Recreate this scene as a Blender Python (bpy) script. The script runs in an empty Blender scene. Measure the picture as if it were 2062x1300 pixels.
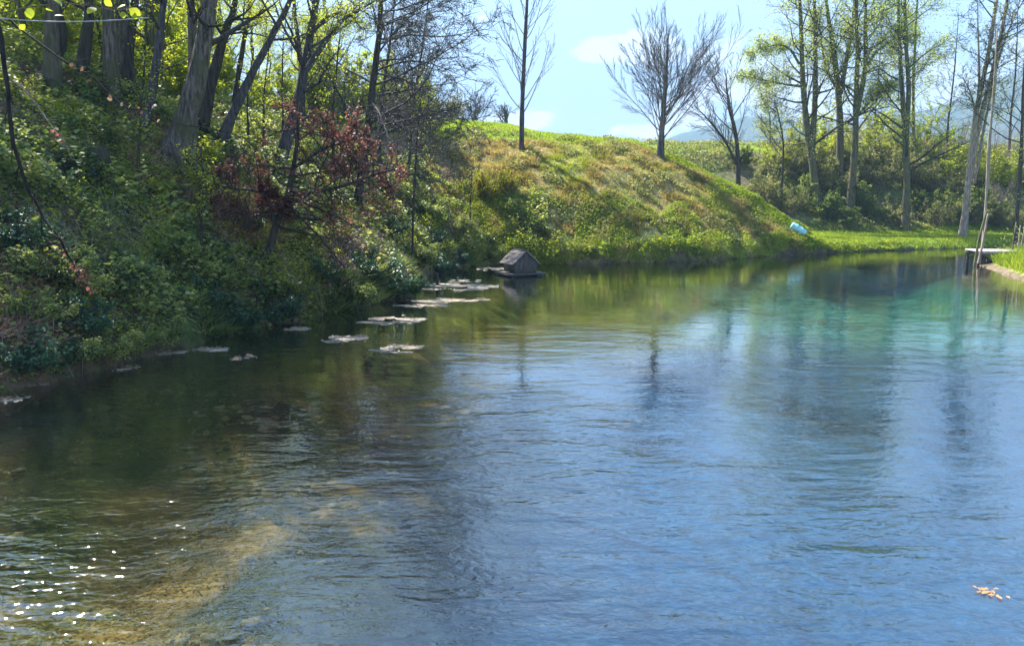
import bpy, math
import numpy as np
R_ = math.radians
scene = bpy.context.scene
C = scene.collection

# ------------------------------------------------------------------ camera
CAM_H, PITCH, FPX, CXP, CYP = 2.6, R_(9.462), 1500.0, 1031.0, 650.0
cam = bpy.data.cameras.new('camera'); cam_o = bpy.data.objects.new('camera', cam); C.objects.link(cam_o)
cam_o.location = (0, 0, CAM_H); cam_o.rotation_euler = (R_(90) - PITCH, 0, 0)
cam.sensor_width = 36; cam.lens = FPX / 2062 * 36; cam.clip_end = 8000; cam.clip_start = .05
scene.camera = cam_o
scene.render.resolution_x = 1024; scene.render.resolution_y = 645
# ------------------------------------------------------------------ light
SUN_AZ, SUN_EL = R_(-39), R_(47)          # azimuth from +Y, clockwise (negative = left)
SUN_STR, SKY_STR, EXPO = 5.0, 0.07, 2.25
scene.view_settings.view_transform = 'Standard'; scene.view_settings.look = 'None'
scene.view_settings.exposure = EXPO; scene.view_settings.gamma = 1; scene.view_settings.use_curve_mapping = False
scene.render.engine = 'CYCLES'
scene.cycles.max_bounces = 7; scene.cycles.transparent_max_bounces = 12; scene.cycles.volume_bounces = 0
scene.cycles.diffuse_bounces = 3; scene.cycles.glossy_bounces = 3; scene.cycles.transmission_bounces = 4
sd = bpy.data.lights.new('sun', 'SUN'); sd.energy = SUN_STR; sd.angle = R_(.53); sd.color = (1, .95, .86)
so = bpy.data.objects.new('sun', sd); C.objects.link(so)
sdir = np.array([math.sin(SUN_AZ) * math.cos(SUN_EL), math.cos(SUN_AZ) * math.cos(SUN_EL), math.sin(SUN_EL)])
from mathutils import Vector
so.rotation_euler = Vector(sdir).to_track_quat('Z', 'Y').to_euler(); so.location = (-30, 40, 50)

def pdir(px, py):
    u = (px - CXP) / FPX; v = (py - CYP) / FPX
    return np.array([u, math.cos(PITCH) - v * math.sin(PITCH), -(math.sin(PITCH) + v * math.cos(PITCH))])

# ---- node helpers
class NT:
    def __init__(s, tree): s.t = tree; s.n = tree.nodes; s.l = tree.links
    def new(s, typ, **kw):
        n = s.n.new(typ)
        for k, v in kw.items():
            if k.startswith('i_'):
                key = k[2:].replace('_', ' ')
                n.inputs[int(key) if key.isdigit() else key].default_value = v
            else: setattr(n, k, v)
        return n
    def link(s, a, b): s.l.new(a, b)
    def math(s, op, a, b=None, c=None, clamp=False):
        n = s.n.new('ShaderNodeMath'); n.operation = op; n.use_clamp = clamp
        for i, v in enumerate((a, b, c)):
            if v is None: continue
            if isinstance(v, (int, float)): n.inputs[i].default_value = v
            else: s.l.new(v, n.inputs[i])
        return n.outputs[0]
    def mixc(s, f, a, b, bt='MIX'):
        n = s.n.new('ShaderNodeMix'); n.data_type = 'RGBA'; n.blend_type = bt
        for idx, v in ((0, f), (6, a), (7, b)):
            if isinstance(v, (int, float)): n.inputs[idx].default_value = v
            elif isinstance(v, (tuple, list)): n.inputs[idx].default_value = (*v[:3], 1)
            else: s.l.new(v, n.inputs[idx])
        return n.outputs[2]
    def noise(s, vec, scale, detail=4, rough=.55, dist=0):
        n = s.n.new('ShaderNodeTexNoise'); n.inputs['Scale'].default_value = scale
        n.inputs['Detail'].default_value = detail; n.inputs['Roughness'].default_value = rough
        n.inputs['Distortion'].default_value = dist
        if vec is not None: s.l.new(vec, n.inputs['Vector'])
        return n.outputs[0]
    def ramp(s, f, stops, interp='LINEAR'):
        n = s.n.new('ShaderNodeValToRGB'); e = n.color_ramp; e.interpolation = interp
        while len(e.elements) < len(stops): e.elements.new(.5)
        for el, (p, c) in zip(e.elements, stops):
            el.position = p; el.color = (*c, 1) if len(c) == 3 else c
        s.l.new(f, n.inputs[0]); return n.outputs[0]
    def maprange(s, v, a, b, c=0, d=1, smooth=True):
        n = s.n.new('ShaderNodeMapRange'); n.interpolation_type = 'SMOOTHSTEP' if smooth else 'LINEAR'
        s.l.new(v, n.inputs[0])
        for i, q in zip((1, 2, 3, 4), (a, b, c, d)): n.inputs[i].default_value = q
        return n.outputs[0]

# ---- sky with low cumulus
world = bpy.data.worlds.new('World'); scene.world = world; world.use_nodes = True
w = NT(world.node_tree); w.n.clear()
sky = w.new('ShaderNodeTexSky', sky_type='NISHITA', sun_disc=False, sun_elevation=SUN_EL, sun_rotation=SUN_AZ % (2 * math.pi),
            altitude=200, air_density=1.25, dust_density=.1, ozone_density=2.0)
tc = w.new('ShaderNodeTexCoord'); sep = w.new('ShaderNodeSeparateXYZ'); w.link(tc.outputs['Generated'], sep.inputs[0])
az = w.math('ARCTAN2', sep.outputs[0], sep.outputs[1]); el = w.math('ARCSINE', sep.outputs[2])
mp = w.new('ShaderNodeMapping'); mp.inputs['Scale'].default_value = (1, 1, 1.9); w.link(tc.outputs['Generated'], mp.inputs[0])
nz = w.noise(mp.outputs[0], 13, 9, .6, .5)
nz2 = w.noise(mp.outputs[0], 2.6, 3, .5)
def azel(px, py):
    d = pdir(px, py); d /= np.linalg.norm(d); return math.atan2(d[0], d[1]), math.asin(d[2])
blobs = [(1205, 103, 75, 22), (1300, 95, 70, 42), (1450, 110, 70, 40), (1530, 160, 130, 75), (1660, 190, 140, 60), (1400, 230, 80, 30),
         (1840, 150, 130, 40), (1920, 190, 110, 45), (2080, 130, 120, 60), (1290, 262, 60, 12), (1000, 240, 90, 22)]
acc = None
for px, py, wx, wy in blobs:
    a0, e0 = azel(px, py)
    da = w.math('DIVIDE', w.math('SUBTRACT', az, a0), wx / FPX); de = w.math('DIVIDE', w.math('SUBTRACT', el, e0), wy / FPX)
    v = w.math('SUBTRACT', 1, w.math('ADD', w.math('MULTIPLY', da, da), w.math('MULTIPLY', de, de)))
    acc = v if acc is None else w.math('MAXIMUM', acc, v)
acc = w.math('MAXIMUM', acc, -1.2)
# the same kind of low cumulus all round the horizon
band = w.math('SUBTRACT', 1, w.math('ABSOLUTE', w.math('DIVIDE', w.math('SUBTRACT', el, .13), .13)))
band = w.math('MULTIPLY', band, w.maprange(nz2, .5, .62)) 
offv = w.maprange(w.math('ABSOLUTE', az), .66, .9)
acc = w.math('MAXIMUM', acc, w.math('SUBTRACT', w.math('MULTIPLY', w.math('MULTIPLY', band, offv), 1.4), .9))
cm = w.math('ADD', w.math('MULTIPLY', acc, .8), w.math('MULTIPLY', w.math('SUBTRACT', nz, .48), 5.0))
cm = w.maprange(cm, .05, .6)
ccol = w.mixc(w.maprange(nz, .3, .75), (3.9, 3.95, 4.1), (5.4, 5.3, 5.2))
grad = w.ramp(w.math('MAXIMUM', el, 0), [(0, (2.1, 2.5, 3.0)), (.12, (1.45, 1.95, 2.95)), (.3, (1.55, 2.15, 3.3)), (.7, (.85, 1.55, 2.95)), (1, (.5, 1.1, 2.4))])
skyc = w.mixc(.92, sky.outputs[0], grad)
col = w.mixc(w.math('MULTIPLY', cm, .95), skyc, ccol)
bg = w.new('ShaderNodeBackground'); bg.inputs[1].default_value = SKY_STR; w.link(col, bg.inputs[0])
wo = w.new('ShaderNodeOutputWorld'); w.link(bg.outputs[0], wo.inputs[0])

# ================================================================== terrain maths
def _hash(ix, iy, seed):
    h = (ix.astype(np.int64) * 374761393 + iy.astype(np.int64) * 668265263 + seed * 1442695041) & 0xffffffff
    h = ((h ^ (h >> 13)) * 1274126177) & 0xffffffff
    return ((h ^ (h >> 16)) & 0xffffff) / float(0xffffff)
def vnoise(x, y, seed=0):
    x = np.asarray(x, float); y = np.asarray(y, float)
    ix = np.floor(x); iy = np.floor(y); fx = x - ix; fy = y - iy
    fx = fx * fx * (3 - 2 * fx); fy = fy * fy * (3 - 2 * fy)
    a = _hash(ix, iy, seed); b = _hash(ix + 1, iy, seed); c = _hash(ix, iy + 1, seed); d = _hash(ix + 1, iy + 1, seed)
    return (a * (1 - fx) + b * fx) * (1 - fy) + (c * (1 - fx) + d * fx) * fy
def fbm(x, y, sc, octv=4, seed=0):
    s = 0; amp = .5
    for o in range(octv):
        s = s + amp * (vnoise(np.asarray(x) * sc, np.asarray(y) * sc, seed + o) - .5); amp *= .5; sc *= 2.03
    return s
def sstep(a, b, v):
    t = np.clip((v - a) / (b - a), 0, 1); return t * t * (3 - 2 * t)
SH = np.array([(-17, -14), (-13, 0), (-9.2, 6), (-6.9, 9.5), (-6.4, 11), (-5.7, 13.2), (-5.1, 14.9), (-4.3, 16.4), (-3.5, 18.2),
               (-2.75, 20.3), (-2.9, 22.5), (-3.1, 25), (-2.3, 28), (-.8, 29.8), (2, 29.9), (5.6, 30.8), (9, 32.3), (13.4, 35.2),
               (18, 37.5), (24, 39.8), (40, 46), (60, 50), (60, 40), (40, 36), (26, 34), (20.5, 32.2), (18.6, 30), (17.4, 27.2),
               (15.6, 22.2), (14.6, 18), (14, 8), (14, -14)], float)
def shore(x, y):
    """distance to the shore line, positive on land"""
    x = np.asarray(x, float); y = np.asarray(y, float)
    best = np.full(x.shape, 1e9); inside = np.zeros(x.shape, bool)
    n = len(SH)
    for i in range(n):
        ax, ay = SH[i]; bx, by = SH[(i + 1) % n]
        dx, dy = bx - ax, by - ay
        t = np.clip(((x - ax) * dx + (y - ay) * dy) / (dx * dx + dy * dy), 0, 1)
        best = np.minimum(best, np.hypot(x - ax - t * dx, y - ay - t * dy))
        cr = (ay > y) != (by > y)
        with np.errstate(divide='ignore', invalid='ignore'):
            xi = ax + (y - ay) * dx / (dy if dy != 0 else 1e-9)
        inside ^= cr & (x < xi)
    return np.where(inside, -best, best)
def nose_q(x, y): return .58 * (x - 8.4) + .81 * (y - 41)
def right_side(x, y):
    return ((x > 12) & (y < 34.5)) | ((x > 19) & (y < 37 + (x - 24) * .42))
def height(x, y, detail=True):
    x = np.asarray(x, float); y = np.asarray(y, float)
    s0 = shore(x, y)
    s = s0 + fbm(x, y, .7, 3, 7) * .7
    sp = np.maximum(s, 0)
    W = 11.0 - 1.6 * (1 - sstep(-7, -3, x)); H = 5.6
    t = np.clip(sp / W, 0, 1)
    zs = H * (1 - (1 - t) ** 1.5)
    zs = zs + .3 * sstep(0, .35, sp)
    rise = .13 * (1 - sstep(-1, 8.5, x)) * np.clip(sp - W + 1, 0, 22)
    zs = zs + rise
    zs = zs - sstep(6.8, 9.6, x) * .8 * np.maximum(nose_q(x, y) - .2, 0)
    zlow = np.minimum(.42, .6 * sp) + 6.2 * sstep(0, 1, (y - 44.5 - (x - 18) * .12) / 14.0) * (x > 5)
    z = np.maximum(zs, zlow)
    rs = right_side(x, y)
    zr = .35 * sstep(0, 2.2, sp) + .12 * sstep(0, .6, sp)
    z = np.where(rs, zr, z)
    if detail:
        rough = np.clip(sp / 1.5, 0, 1) * np.where(rs | (z < .6), .15, 1) * np.where(sp < W + 3, 1, .3)
        rough = rough * np.where((x > -1.5) & ~rs, .45, 1)
        z = z + fbm(x, y, .45, 4, 3) * .75 * rough + fbm(x, y, 2.1, 2, 31) * .22 * rough
    bed = -np.minimum(.35 + .42 * np.maximum(-s, 0), 1.6) + fbm(x, y, .5, 3, 11) * .3
    far = np.hypot(x, y - 20)
    z = np.where(s > 0, np.maximum(z, .02), np.minimum(bed, -.12))
    return z * np.where(far > 120, np.exp(-(far - 120) / 160.0), 1.0)
def hit(px, py, tmax=120, t0=6):
    d = pdir(px, py); ts = np.linspace(t0, tmax, 1500)
    X = d[0] * ts; Y = d[1] * ts; Z = CAM_H + d[2] * ts
    below = Z <= np.maximum(height(X, Y), 0)
    i = int(np.argmax(below)) if below.any() else len(ts) - 1
    return np.array([X[i], Y[i], Z[i]])
def hitw(px, py, z=0.0):
    d = pdir(px, py); t = (z - CAM_H) / d[2]; return np.array([d[0] * t, d[1] * t, z])
def at(px, py, Y):
    d = pdir(px, py); t = Y / d[1]; return np.array([d[0] * t, Y, CAM_H + d[2] * t])

# ================================================================== object helpers
def new_mesh(name, V, faces, mat=None, smooth=False):
    """faces: list of int arrays, each (n, 3) or (n, 4)"""
    V = np.asarray(V, np.float32).reshape(-1, 3)
    me = bpy.data.meshes.new(name); me.vertices.add(len(V)); me.vertices.foreach_set('co', V.ravel())
    faces = [np.asarray(f, np.int32) for f in faces if len(f)]
    nl = sum(f.size for f in faces); nf = sum(len(f) for f in faces)
    me.loops.add(nl); me.polygons.add(nf)
    me.loops.foreach_set('vertex_index', np.concatenate([f.ravel() for f in faces]))
    tot = np.concatenate([np.full(len(f), f.shape[1], np.int32) for f in faces])
    st = np.concatenate([[0], np.cumsum(tot)[:-1]]).astype(np.int32)
    me.polygons.foreach_set('loop_start', st)
    if smooth: me.polygons.foreach_set('use_smooth', np.ones(nf, bool))
    me.update(calc_edges=True); me.validate()
    if mat: me.materials.append(mat)
    return me
def link(name, me, parent=None, **props):
    o = bpy.data.objects.new(name, me); C.objects.link(o)
    if parent: o.parent = parent
    for k, v in props.items(): o[k] = v
    return o
def thing(name, label, cat, loc=(0, 0, 0), rz=0, group=None):
    o = bpy.data.objects.new(name, None); C.objects.link(o); o.location = [float(v) for v in loc]; o.rotation_euler = (0, 0, rz)
    o.empty_display_size = .3
    o['label'] = label; o['category'] = cat
    if group: o['group'] = group
    return o
def copy_thing(root, loc, rz, scale, label, group):
    r = root.copy(); C.objects.link(r); r.location = [float(v) for v in loc]; r.rotation_euler = (0, 0, rz); r.scale = (scale,) * 3
    r['label'] = label; r['group'] = group
    for ch in list(root.children):
        c = ch.copy(); C.objects.link(c); c.parent = r
        for g in list(ch.children):
            d = g.copy(); C.objects.link(d); d.parent = c
    return r
def box(c, s, rot=0, tilt=None):
    V = np.array([(x, y, z) for x in (-.5, .5) for y in (-.5, .5) for z in (-.5, .5)]) * np.array(s)
    F = np.array([(0, 1, 3, 2), (4, 6, 7, 5), (0, 4, 5, 1), (2, 3, 7, 6), (0, 2, 6, 4), (1, 5, 7, 3)])
    if tilt is not None: V = V @ np.array(tilt).T
    if rot:
        cs, sn = math.cos(rot), math.sin(rot); V = V @ np.array([(cs, sn, 0), (-sn, cs, 0), (0, 0, 1)])
    return V + np.array(c), F
def roty(a): return [(math.cos(a), 0, math.sin(a)), (0, 1, 0), (-math.sin(a), 0, math.cos(a))]
def bev(o, wd=.004):
    m = o.modifiers.new('bevel', 'BEVEL'); m.width = wd; m.segments = 1; return o
def norm(v): return v / np.maximum(np.linalg.norm(v, axis=-1, keepdims=True), 1e-9)

class Tubes:
    """batches of polylines -> one mesh"""
    def __init__(s): s.V = []; s.F = []; s.nv = 0
    def add(s, P, Rr, sides=4, flute=0, fl_n=7, cap=False):
        n, k, _ = P.shape
        T = np.empty_like(P); T[:, 1:-1] = P[:, 2:] - P[:, :-2]; T[:, 0] = P[:, 1] - P[:, 0]; T[:, -1] = P[:, -1] - P[:, -2]
        T = norm(T)
        ref = np.where(np.abs(T.mean(1, keepdims=True)[..., 2:3]) > .8, np.array([1., 0, 0]), np.array([0, 0, 1.]))
        A = norm(np.cross(T, ref)); B = np.cross(T, A)
        ang = np.arange(sides) * 2 * math.pi / sides
        ca = np.cos(ang)[None, None, :, None]; sa = np.sin(ang)[None, None, :, None]
        rad = Rr[:, :, None, None] * np.ones((1, 1, sides, 1))
        if np.ndim(flute) > 0 or flute:
            fl = np.asarray(flute).reshape(1, -1, 1, 1) * (np.cos(ang * fl_n)[None, None, :, None] * .6 + np.cos(ang * 3 + 1.3)[None, None, :, None] * .5)
            rad = rad * (1 + fl)
        V = P[:, :, None, :] + (A[:, :, None, :] * ca + B[:, :, None, :] * sa) * rad
        base = s.nv + (np.arange(n) * k * sides)[:, None, None] + (np.arange(k - 1) * sides)[None, :, None] + np.arange(sides)[None, None, :]
        nx = s.nv + (np.arange(n) * k * sides)[:, None, None] + (np.arange(k - 1) * sides)[None, :, None] + ((np.arange(sides) + 1) % sides)[None, None, :]
        F = np.stack([base, nx, nx + sides, base + sides], -1).reshape(-1, 4)
        s.V.append(V.reshape(-1, 3)); s.F.append(F); s.nv += n * k * sides
        if cap:
            for i in range(n):
                lo = s.nv - (n - i) * k * sides + (k - 1) * sides
                s.V.append(P[i, -1:][:]); ci = s.nv; s.nv += 1
                s.F.append(np.array([(lo + j, lo + (j + 1) % sides, ci, ci) for j in range(sides)]))
    def mesh(s, name, mat, smooth=True):
        F4 = np.concatenate(s.F) if s.F else np.zeros((0, 4), int)
        deg = F4[:, 2] == F4[:, 3]
        return new_mesh(name, np.concatenate(s.V), [F4[~deg], F4[deg][:, :3]], mat, smooth)

def catmull(pts, n):
    pts = np.asarray(pts, float); p = np.vstack([2 * pts[0] - pts[1], pts, 2 * pts[-1] - pts[-2]])
    u = np.linspace(0, len(pts) - 1 - 1e-6, n); i = u.astype(int); f = (u - i)[:, None]
    a, b, c, d = p[i], p[i + 1], p[i + 2], p[i + 3]
    return .5 * (2 * b + (c - a) * f + (2 * a - 5 * b + 4 * c - d) * f ** 2 + (3 * b - a - 3 * c + d) * f ** 3)
def grow(rng, P, Rr, m, t0, t1, ang, ratio, k=5, up=.3, wob=.15, rr=.6, tip=.006, shape=None, bias=None, maxr=9):
    n, kk, _ = P.shape
    t = t0 + (t1 - t0) * (np.arange(m)[None, :] + rng.random((n, m))) / m
    idx = np.clip(t * (kk - 1), 0, kk - 1.001); i = idx.astype(int); f = (idx - i)[..., None]; rows = np.arange(n)[:, None]
    pos = P[rows, i] * (1 - f) + P[rows, i + 1] * f
    rad = Rr[rows, i] * (1 - f[..., 0]) + Rr[rows, i + 1] * f[..., 0]
    tan = norm(P[rows, i + 1] - P[rows, i])
    rv = rng.normal(size=(n, m, 3))
    if bias is not None: rv = rv + np.asarray(bias)
    perp = norm(rv - (rv * tan).sum(-1, keepdims=True) * tan)
    a = ang * (1 + .22 * rng.normal(size=(n, m, 1)))
    d = np.cos(a) * tan + np.sin(a) * perp
    plen = np.linalg.norm(np.diff(P, axis=1), axis=-1).sum(1)[:, None]
    sh = shape(t) if shape else (1 - .55 * t)
    L = plen * ratio * sh * (.65 + .6 * rng.random((n, m)))
    q = np.empty((n, m, k, 3)); q[:, :, 0] = pos; cur = pos.copy(); dd = d
    for j in range(1, k):
        dd = norm(dd + np.array([0, 0, up / (k - 1)]) + rng.normal(size=dd.shape) * wob)
        cur = cur + dd * (L / (k - 1))[..., None]; q[:, :, j] = cur
    r0 = np.clip(rad * rr, tip, maxr)
    lin = np.linspace(1, 0, k)[None, None, :]
    RR = np.maximum(r0[..., None] * lin ** .8, tip * (.6 + .4 * lin))
    return q.reshape(-1, k, 3), RR.reshape(-1, k)
def sample_on(rng, P, n, t0=.2, t1=1.0):
    a = rng.integers(0, len(P), n); kk = P.shape[1]
    t = (t0 + (t1 - t0) * rng.random(n)) * (kk - 1); i = np.clip(t.astype(int), 0, kk - 2); f = (t - i)[:, None]
    return P[a, i] * (1 - f) + P[a, i + 1] * f
def leaf_mesh(name, pos, size, rng, mat, asp=.55, flat=.5, nrm=None, var=.4):
    """diamond leaves folded a little along the midrib; 4 verts, 2 triangles"""
    n = len(pos)
    nr = rng.normal(size=(n, 3)); nr[:, 2] = np.abs(nr[:, 2])
    nr = norm(norm(nr) + np.array([0, 0, flat]) if nrm is None else norm(nr) + nrm * flat)
    a = norm(np.cross(nr, rng.normal(size=(n, 3)))); b = np.cross(nr, a)
    s = (size * (1 - var + 2 * var * rng.random(n)))[:, None]
    V = np.stack([pos - a * s * .5, pos + b * s * .5 * asp + nr * s * .08, pos + a * s * .5, pos - b * s * .5 * asp + nr * s * .08], 1)
    base = (np.arange(n) * 4)[:, None]
    F = np.concatenate([base + np.array([0, 1, 2]), base + np.array([0, 2, 3])])
    return new_mesh(name, V, [F], mat)
def blade_mesh(name, pos, length, width, rng, mat, lean=.5, var=.4, wind=(0, 0)):
    n = len(pos)
    d = rng.normal(size=(n, 3)) * lean; d[:, 2] = 1; d[:, 0] += wind[0]; d[:, 1] += wind[1]; d = norm(d)
    sd_ = norm(np.cross(d, rng.normal(size=(n, 3))))
    L = (length * (1 - var + 2 * var * rng.random(n)))[:, None]
    bend = norm(rng.normal(size=(n, 3)) * np.array([1, 1, .1])) * L * .22
    m = pos + d * L * .55; tip = pos + d * L + bend - np.array([0, 0, 1]) * L * .08
    V = np.stack([pos - sd_ * width, pos + sd_ * width, m - sd_ * width * .7, m + sd_ * width * .7, tip], 1)
    base = (np.arange(n) * 5)[:, None]
    return new_mesh(name, V, [base + np.array([0, 1, 3, 2]), base + np.array([2, 3, 4])], mat)

# ================================================================== materials
MATS = {}
def mat_new(name):
    m = bpy.data.materials.new(name); m.use_nodes = True; t = NT(m.node_tree); t.n.clear()
    out = t.new('ShaderNodeOutputMaterial'); MATS[name] = m; return m, t, out
def leaf_mat(name, stops, trans=.45, sat_noise=.35, rough=.5, spec=.3, tint=(1.15, 1.1, .6)):
    m, t, out = mat_new(name)
    g = t.new('ShaderNodeNewGeometry'); pos = g.outputs['Position']
    big = t.noise(pos, .9, 3)
    f = t.math('ADD', t.math('MULTIPLY', g.outputs['Random Per Island'], 1 - sat_noise), t.math('MULTIPLY', t.maprange(big, .3, .7), sat_noise))
    col = t.ramp(f, stops)
    p = t.new('ShaderNodeBsdfPrincipled'); p.inputs['Roughness'].default_value = rough; p.inputs['Specular IOR Level'].default_value = spec
    t.link(col, p.inputs['Base Color'])
    tr = t.new('ShaderNodeBsdfTranslucent'); t.link(t.mixc(1.0, col, tint, 'MULTIPLY'), tr.inputs[0])
    mx = t.new('ShaderNodeMixShader'); mx.inputs[0].default_value = trans
    t.link(p.outputs[0], mx.inputs[1]); t.link(tr.outputs[0], mx.inputs[2]); t.link(mx.outputs[0], out.inputs[0])
    return m
def bark_mat(name, c0, c1, moss=None, scale=6):
    m, t, out = mat_new(name)
    tc = t.new('ShaderNodeTexCoord'); mp = t.new('ShaderNodeMapping'); mp.inputs['Scale'].default_value = (1, 1, .14)
    g = t.new('ShaderNodeNewGeometry'); t.link(g.outputs['Position'], mp.inputs[0])
    n1 = t.noise(mp.outputs[0], scale * 3, 6, .65); n2 = t.noise(g.outputs['Position'], 1.6, 4)
    col = t.mixc(t.maprange(n1, .3, .68), c0, c1)
    if moss: col = t.mixc(t.math('MULTIPLY', t.maprange(n2, .48, .66), .75), col, moss)
    p = t.new('ShaderNodeBsdfPrincipled'); p.inputs['Roughness'].default_value = .9; p.inputs['Specular IOR Level'].default_value = .15
    t.link(col, p.inputs['Base Color'])
    b = t.new('ShaderNodeBump'); b.inputs['Strength'].default_value = .9; b.inputs['Distance'].default_value = .04
    t.link(n1, b.inputs['Height']); t.link(b.outputs[0], p.inputs['Normal']); t.link(p.outputs[0], out.inputs[0])
    return m
def plain_mat(name, c0, c1, rough=.7, scale=8, bump=.2, stretch=(1, 1, 1), spec=.3):
    m, t, out = mat_new(name)
    tc = t.new('ShaderNodeTexCoord'); mp = t.new('ShaderNodeMapping'); mp.inputs['Scale'].default_value = stretch
    t.link(tc.outputs['Object'], mp.inputs[0]); n1 = t.noise(mp.outputs[0], scale, 6, .6)
    p = t.new('ShaderNodeBsdfPrincipled'); p.inputs['Roughness'].default_value = rough; p.inputs['Specular IOR Level'].default_value = spec
    t.link(t.mixc(t.maprange(n1, .3, .7), c0, c1), p.inputs['Base Color'])
    b = t.new('ShaderNodeBump'); b.inputs['Strength'].default_value = bump; b.inputs['Distance'].default_value = .02
    t.link(n1, b.inputs['Height']); t.link(b.outputs[0], p.inputs['Normal']); t.link(p.outputs[0], out.inputs[0])
    return m
BARK_GREY = bark_mat('bark_grey', (.03, .025, .024), (.20, .165, .15), (.08, .085, .04))
BARK_DARK = bark_mat('bark_dark', (.018, .015, .016), (.09, .075, .07), (.05, .06, .03))
BARK_SLATE = bark_mat('bark_slate', (.03, .03, .036), (.125, .115, .125))
BARK_HAZE = bark_mat('bark_haze_pale_twigs', (.09, .085, .095), (.20, .18, .18))  # slate bark paled toward haze for branches around the mound
BARK_MOSS = bark_mat('bark_mossy', (.05, .045, .03), (.17, .15, .11), (.13, .16, .04))
BARK_BLACK = bark_mat('bark_near_black', (.012, .01, .01), (.035, .03, .028))  # near-black bark of the near hanging branches
BARK_PINK = bark_mat('bark_pinkish', (.16, .12, .10), (.42, .35, .31))
LEAF_SPRING = leaf_mat('leaf_spring', [(0, (.22, .30, .03)), (.5, (.36, .43, .045)), (1, (.52, .54, .08))], .65)
LEAF_PALE = leaf_mat('leaf_pale_spring', [(0, (.22, .29, .08)), (.5, (.34, .41, .11)), (1, (.46, .50, .18))], .6)
LEAF_COPPER = leaf_mat('leaf_copper', [(0, (.06, .025, .022)), (.5, (.15, .065, .055)), (1, (.36, .20, .17))], .5, tint=(1.3, .9, .7))
LEAF_IVY = leaf_mat('leaf_ivy', [(0, (.02, .045, .03)), (.3, (.06, .11, .05)), (.45, (.18, .25, .08)), (.7, (.36, .42, .12)), (.9, (.46, .46, .22)), (1, (.68, .60, .44))], .55, sat_noise=.5, spec=.35, rough=.45)  # pale upper stops stand in for sunlit, glinting leaves
LEAF_ORANGE = leaf_mat('leaf_orange', [(0, (.40, .16, .06)), (.5, (.62, .33, .14)), (1, (.75, .5, .3))], .2)
BUDS = leaf_mat('buds_brown_grey', [(0, (.06, .07, .06)), (.6, (.13, .13, .10)), (1, (.26, .26, .12))], .3)
LEAF_DEEP = leaf_mat('leaf_deep_green', [(0, (.015, .05, .028)), (.5, (.04, .11, .055)), (1, (.10, .19, .07))], .3, spec=.5, rough=.4)
LEAF_MID = leaf_mat('leaf_mid_green', [(0, (.06, .12, .03)), (.5, (.17, .25, .055)), (1, (.34, .40, .09))], .5)
LEAF_SCRUB = leaf_mat('leaf_scrub', [(0, (.08, .10, .04)), (.45, (.21, .25, .08)), (.75, (.34, .33, .15)), (1, (.46, .48, .15))], .5)
LEAF_YELLOW = leaf_mat('leaf_yellow_green', [(0, (.22, .24, .02)), (1, (.5, .45, .03))], .5)
LEAF_DRY = leaf_mat('leaf_dry', [(0, (.13, .06, .04)), (.5, (.34, .19, .12)), (1, (.58, .43, .30))], .2, tint=(1.1, 1, .8))
LEAF_WEED = leaf_mat('leaf_water_weed', [(0, (.10, .07, .025)), (.5, (.20, .13, .045)), (.8, (.34, .22, .07)), (1, (.5, .36, .16))], .3, .6, spec=0)
GRASS_BERM = leaf_mat('grass_dry_mixed', [(0, (.10, .11, .03)), (.3, (.24, .21, .06)), (.6, (.40, .31, .15)), (.85, (.50, .42, .22)), (1, (.62, .52, .34))], .5, .5)
GRASS_GREEN = leaf_mat('grass_green', [(0, (.13, .18, .02)), (.5, (.27, .33, .03)), (1, (.45, .46, .07))], .55, .4)
GRASS_LUSH = leaf_mat('grass_lush', [(0, (.12, .2, .015)), (.5, (.24, .33, .025)), (1, (.4, .45, .05))], .55, .3)
WOOD_GREY = plain_mat('weathered_wood', (.18, .14, .12), (.42, .35, .32), .8, 9, .3, (1, 6, 6))
WOOD_SLATE = plain_mat('slate_grey_boards', (.05, .045, .042), (.115, .10, .095), .8, 9, .3, (6, 6, 1))
WOOD_DARK = plain_mat('dark_wood', (.03, .035, .04), (.10, .105, .115), .75, 9, .3, (6, 6, 1))
WOOD_PALE = plain_mat('pale_deck_wood', (.28, .25, .24), (.52, .47, .45), .75, 7, .25, (6, 1, 6))
BLUE_PLASTIC = plain_mat('pale_blue_plastic', (.22, .56, .62), (.40, .72, .76), .45, 3, .05)
BLACK_MATT = plain_mat('matt_black', (.01, .01, .012), (.02, .02, .02), .9)  # near-black, for the barrel bung
MAT_MAT = plain_mat('algae_crust', (.11, .10, .055), (.44, .36, .30), .6, 5, .9)
CABLE = plain_mat('grey_cable', (.3, .31, .32), (.42, .43, .44), .5)

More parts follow.
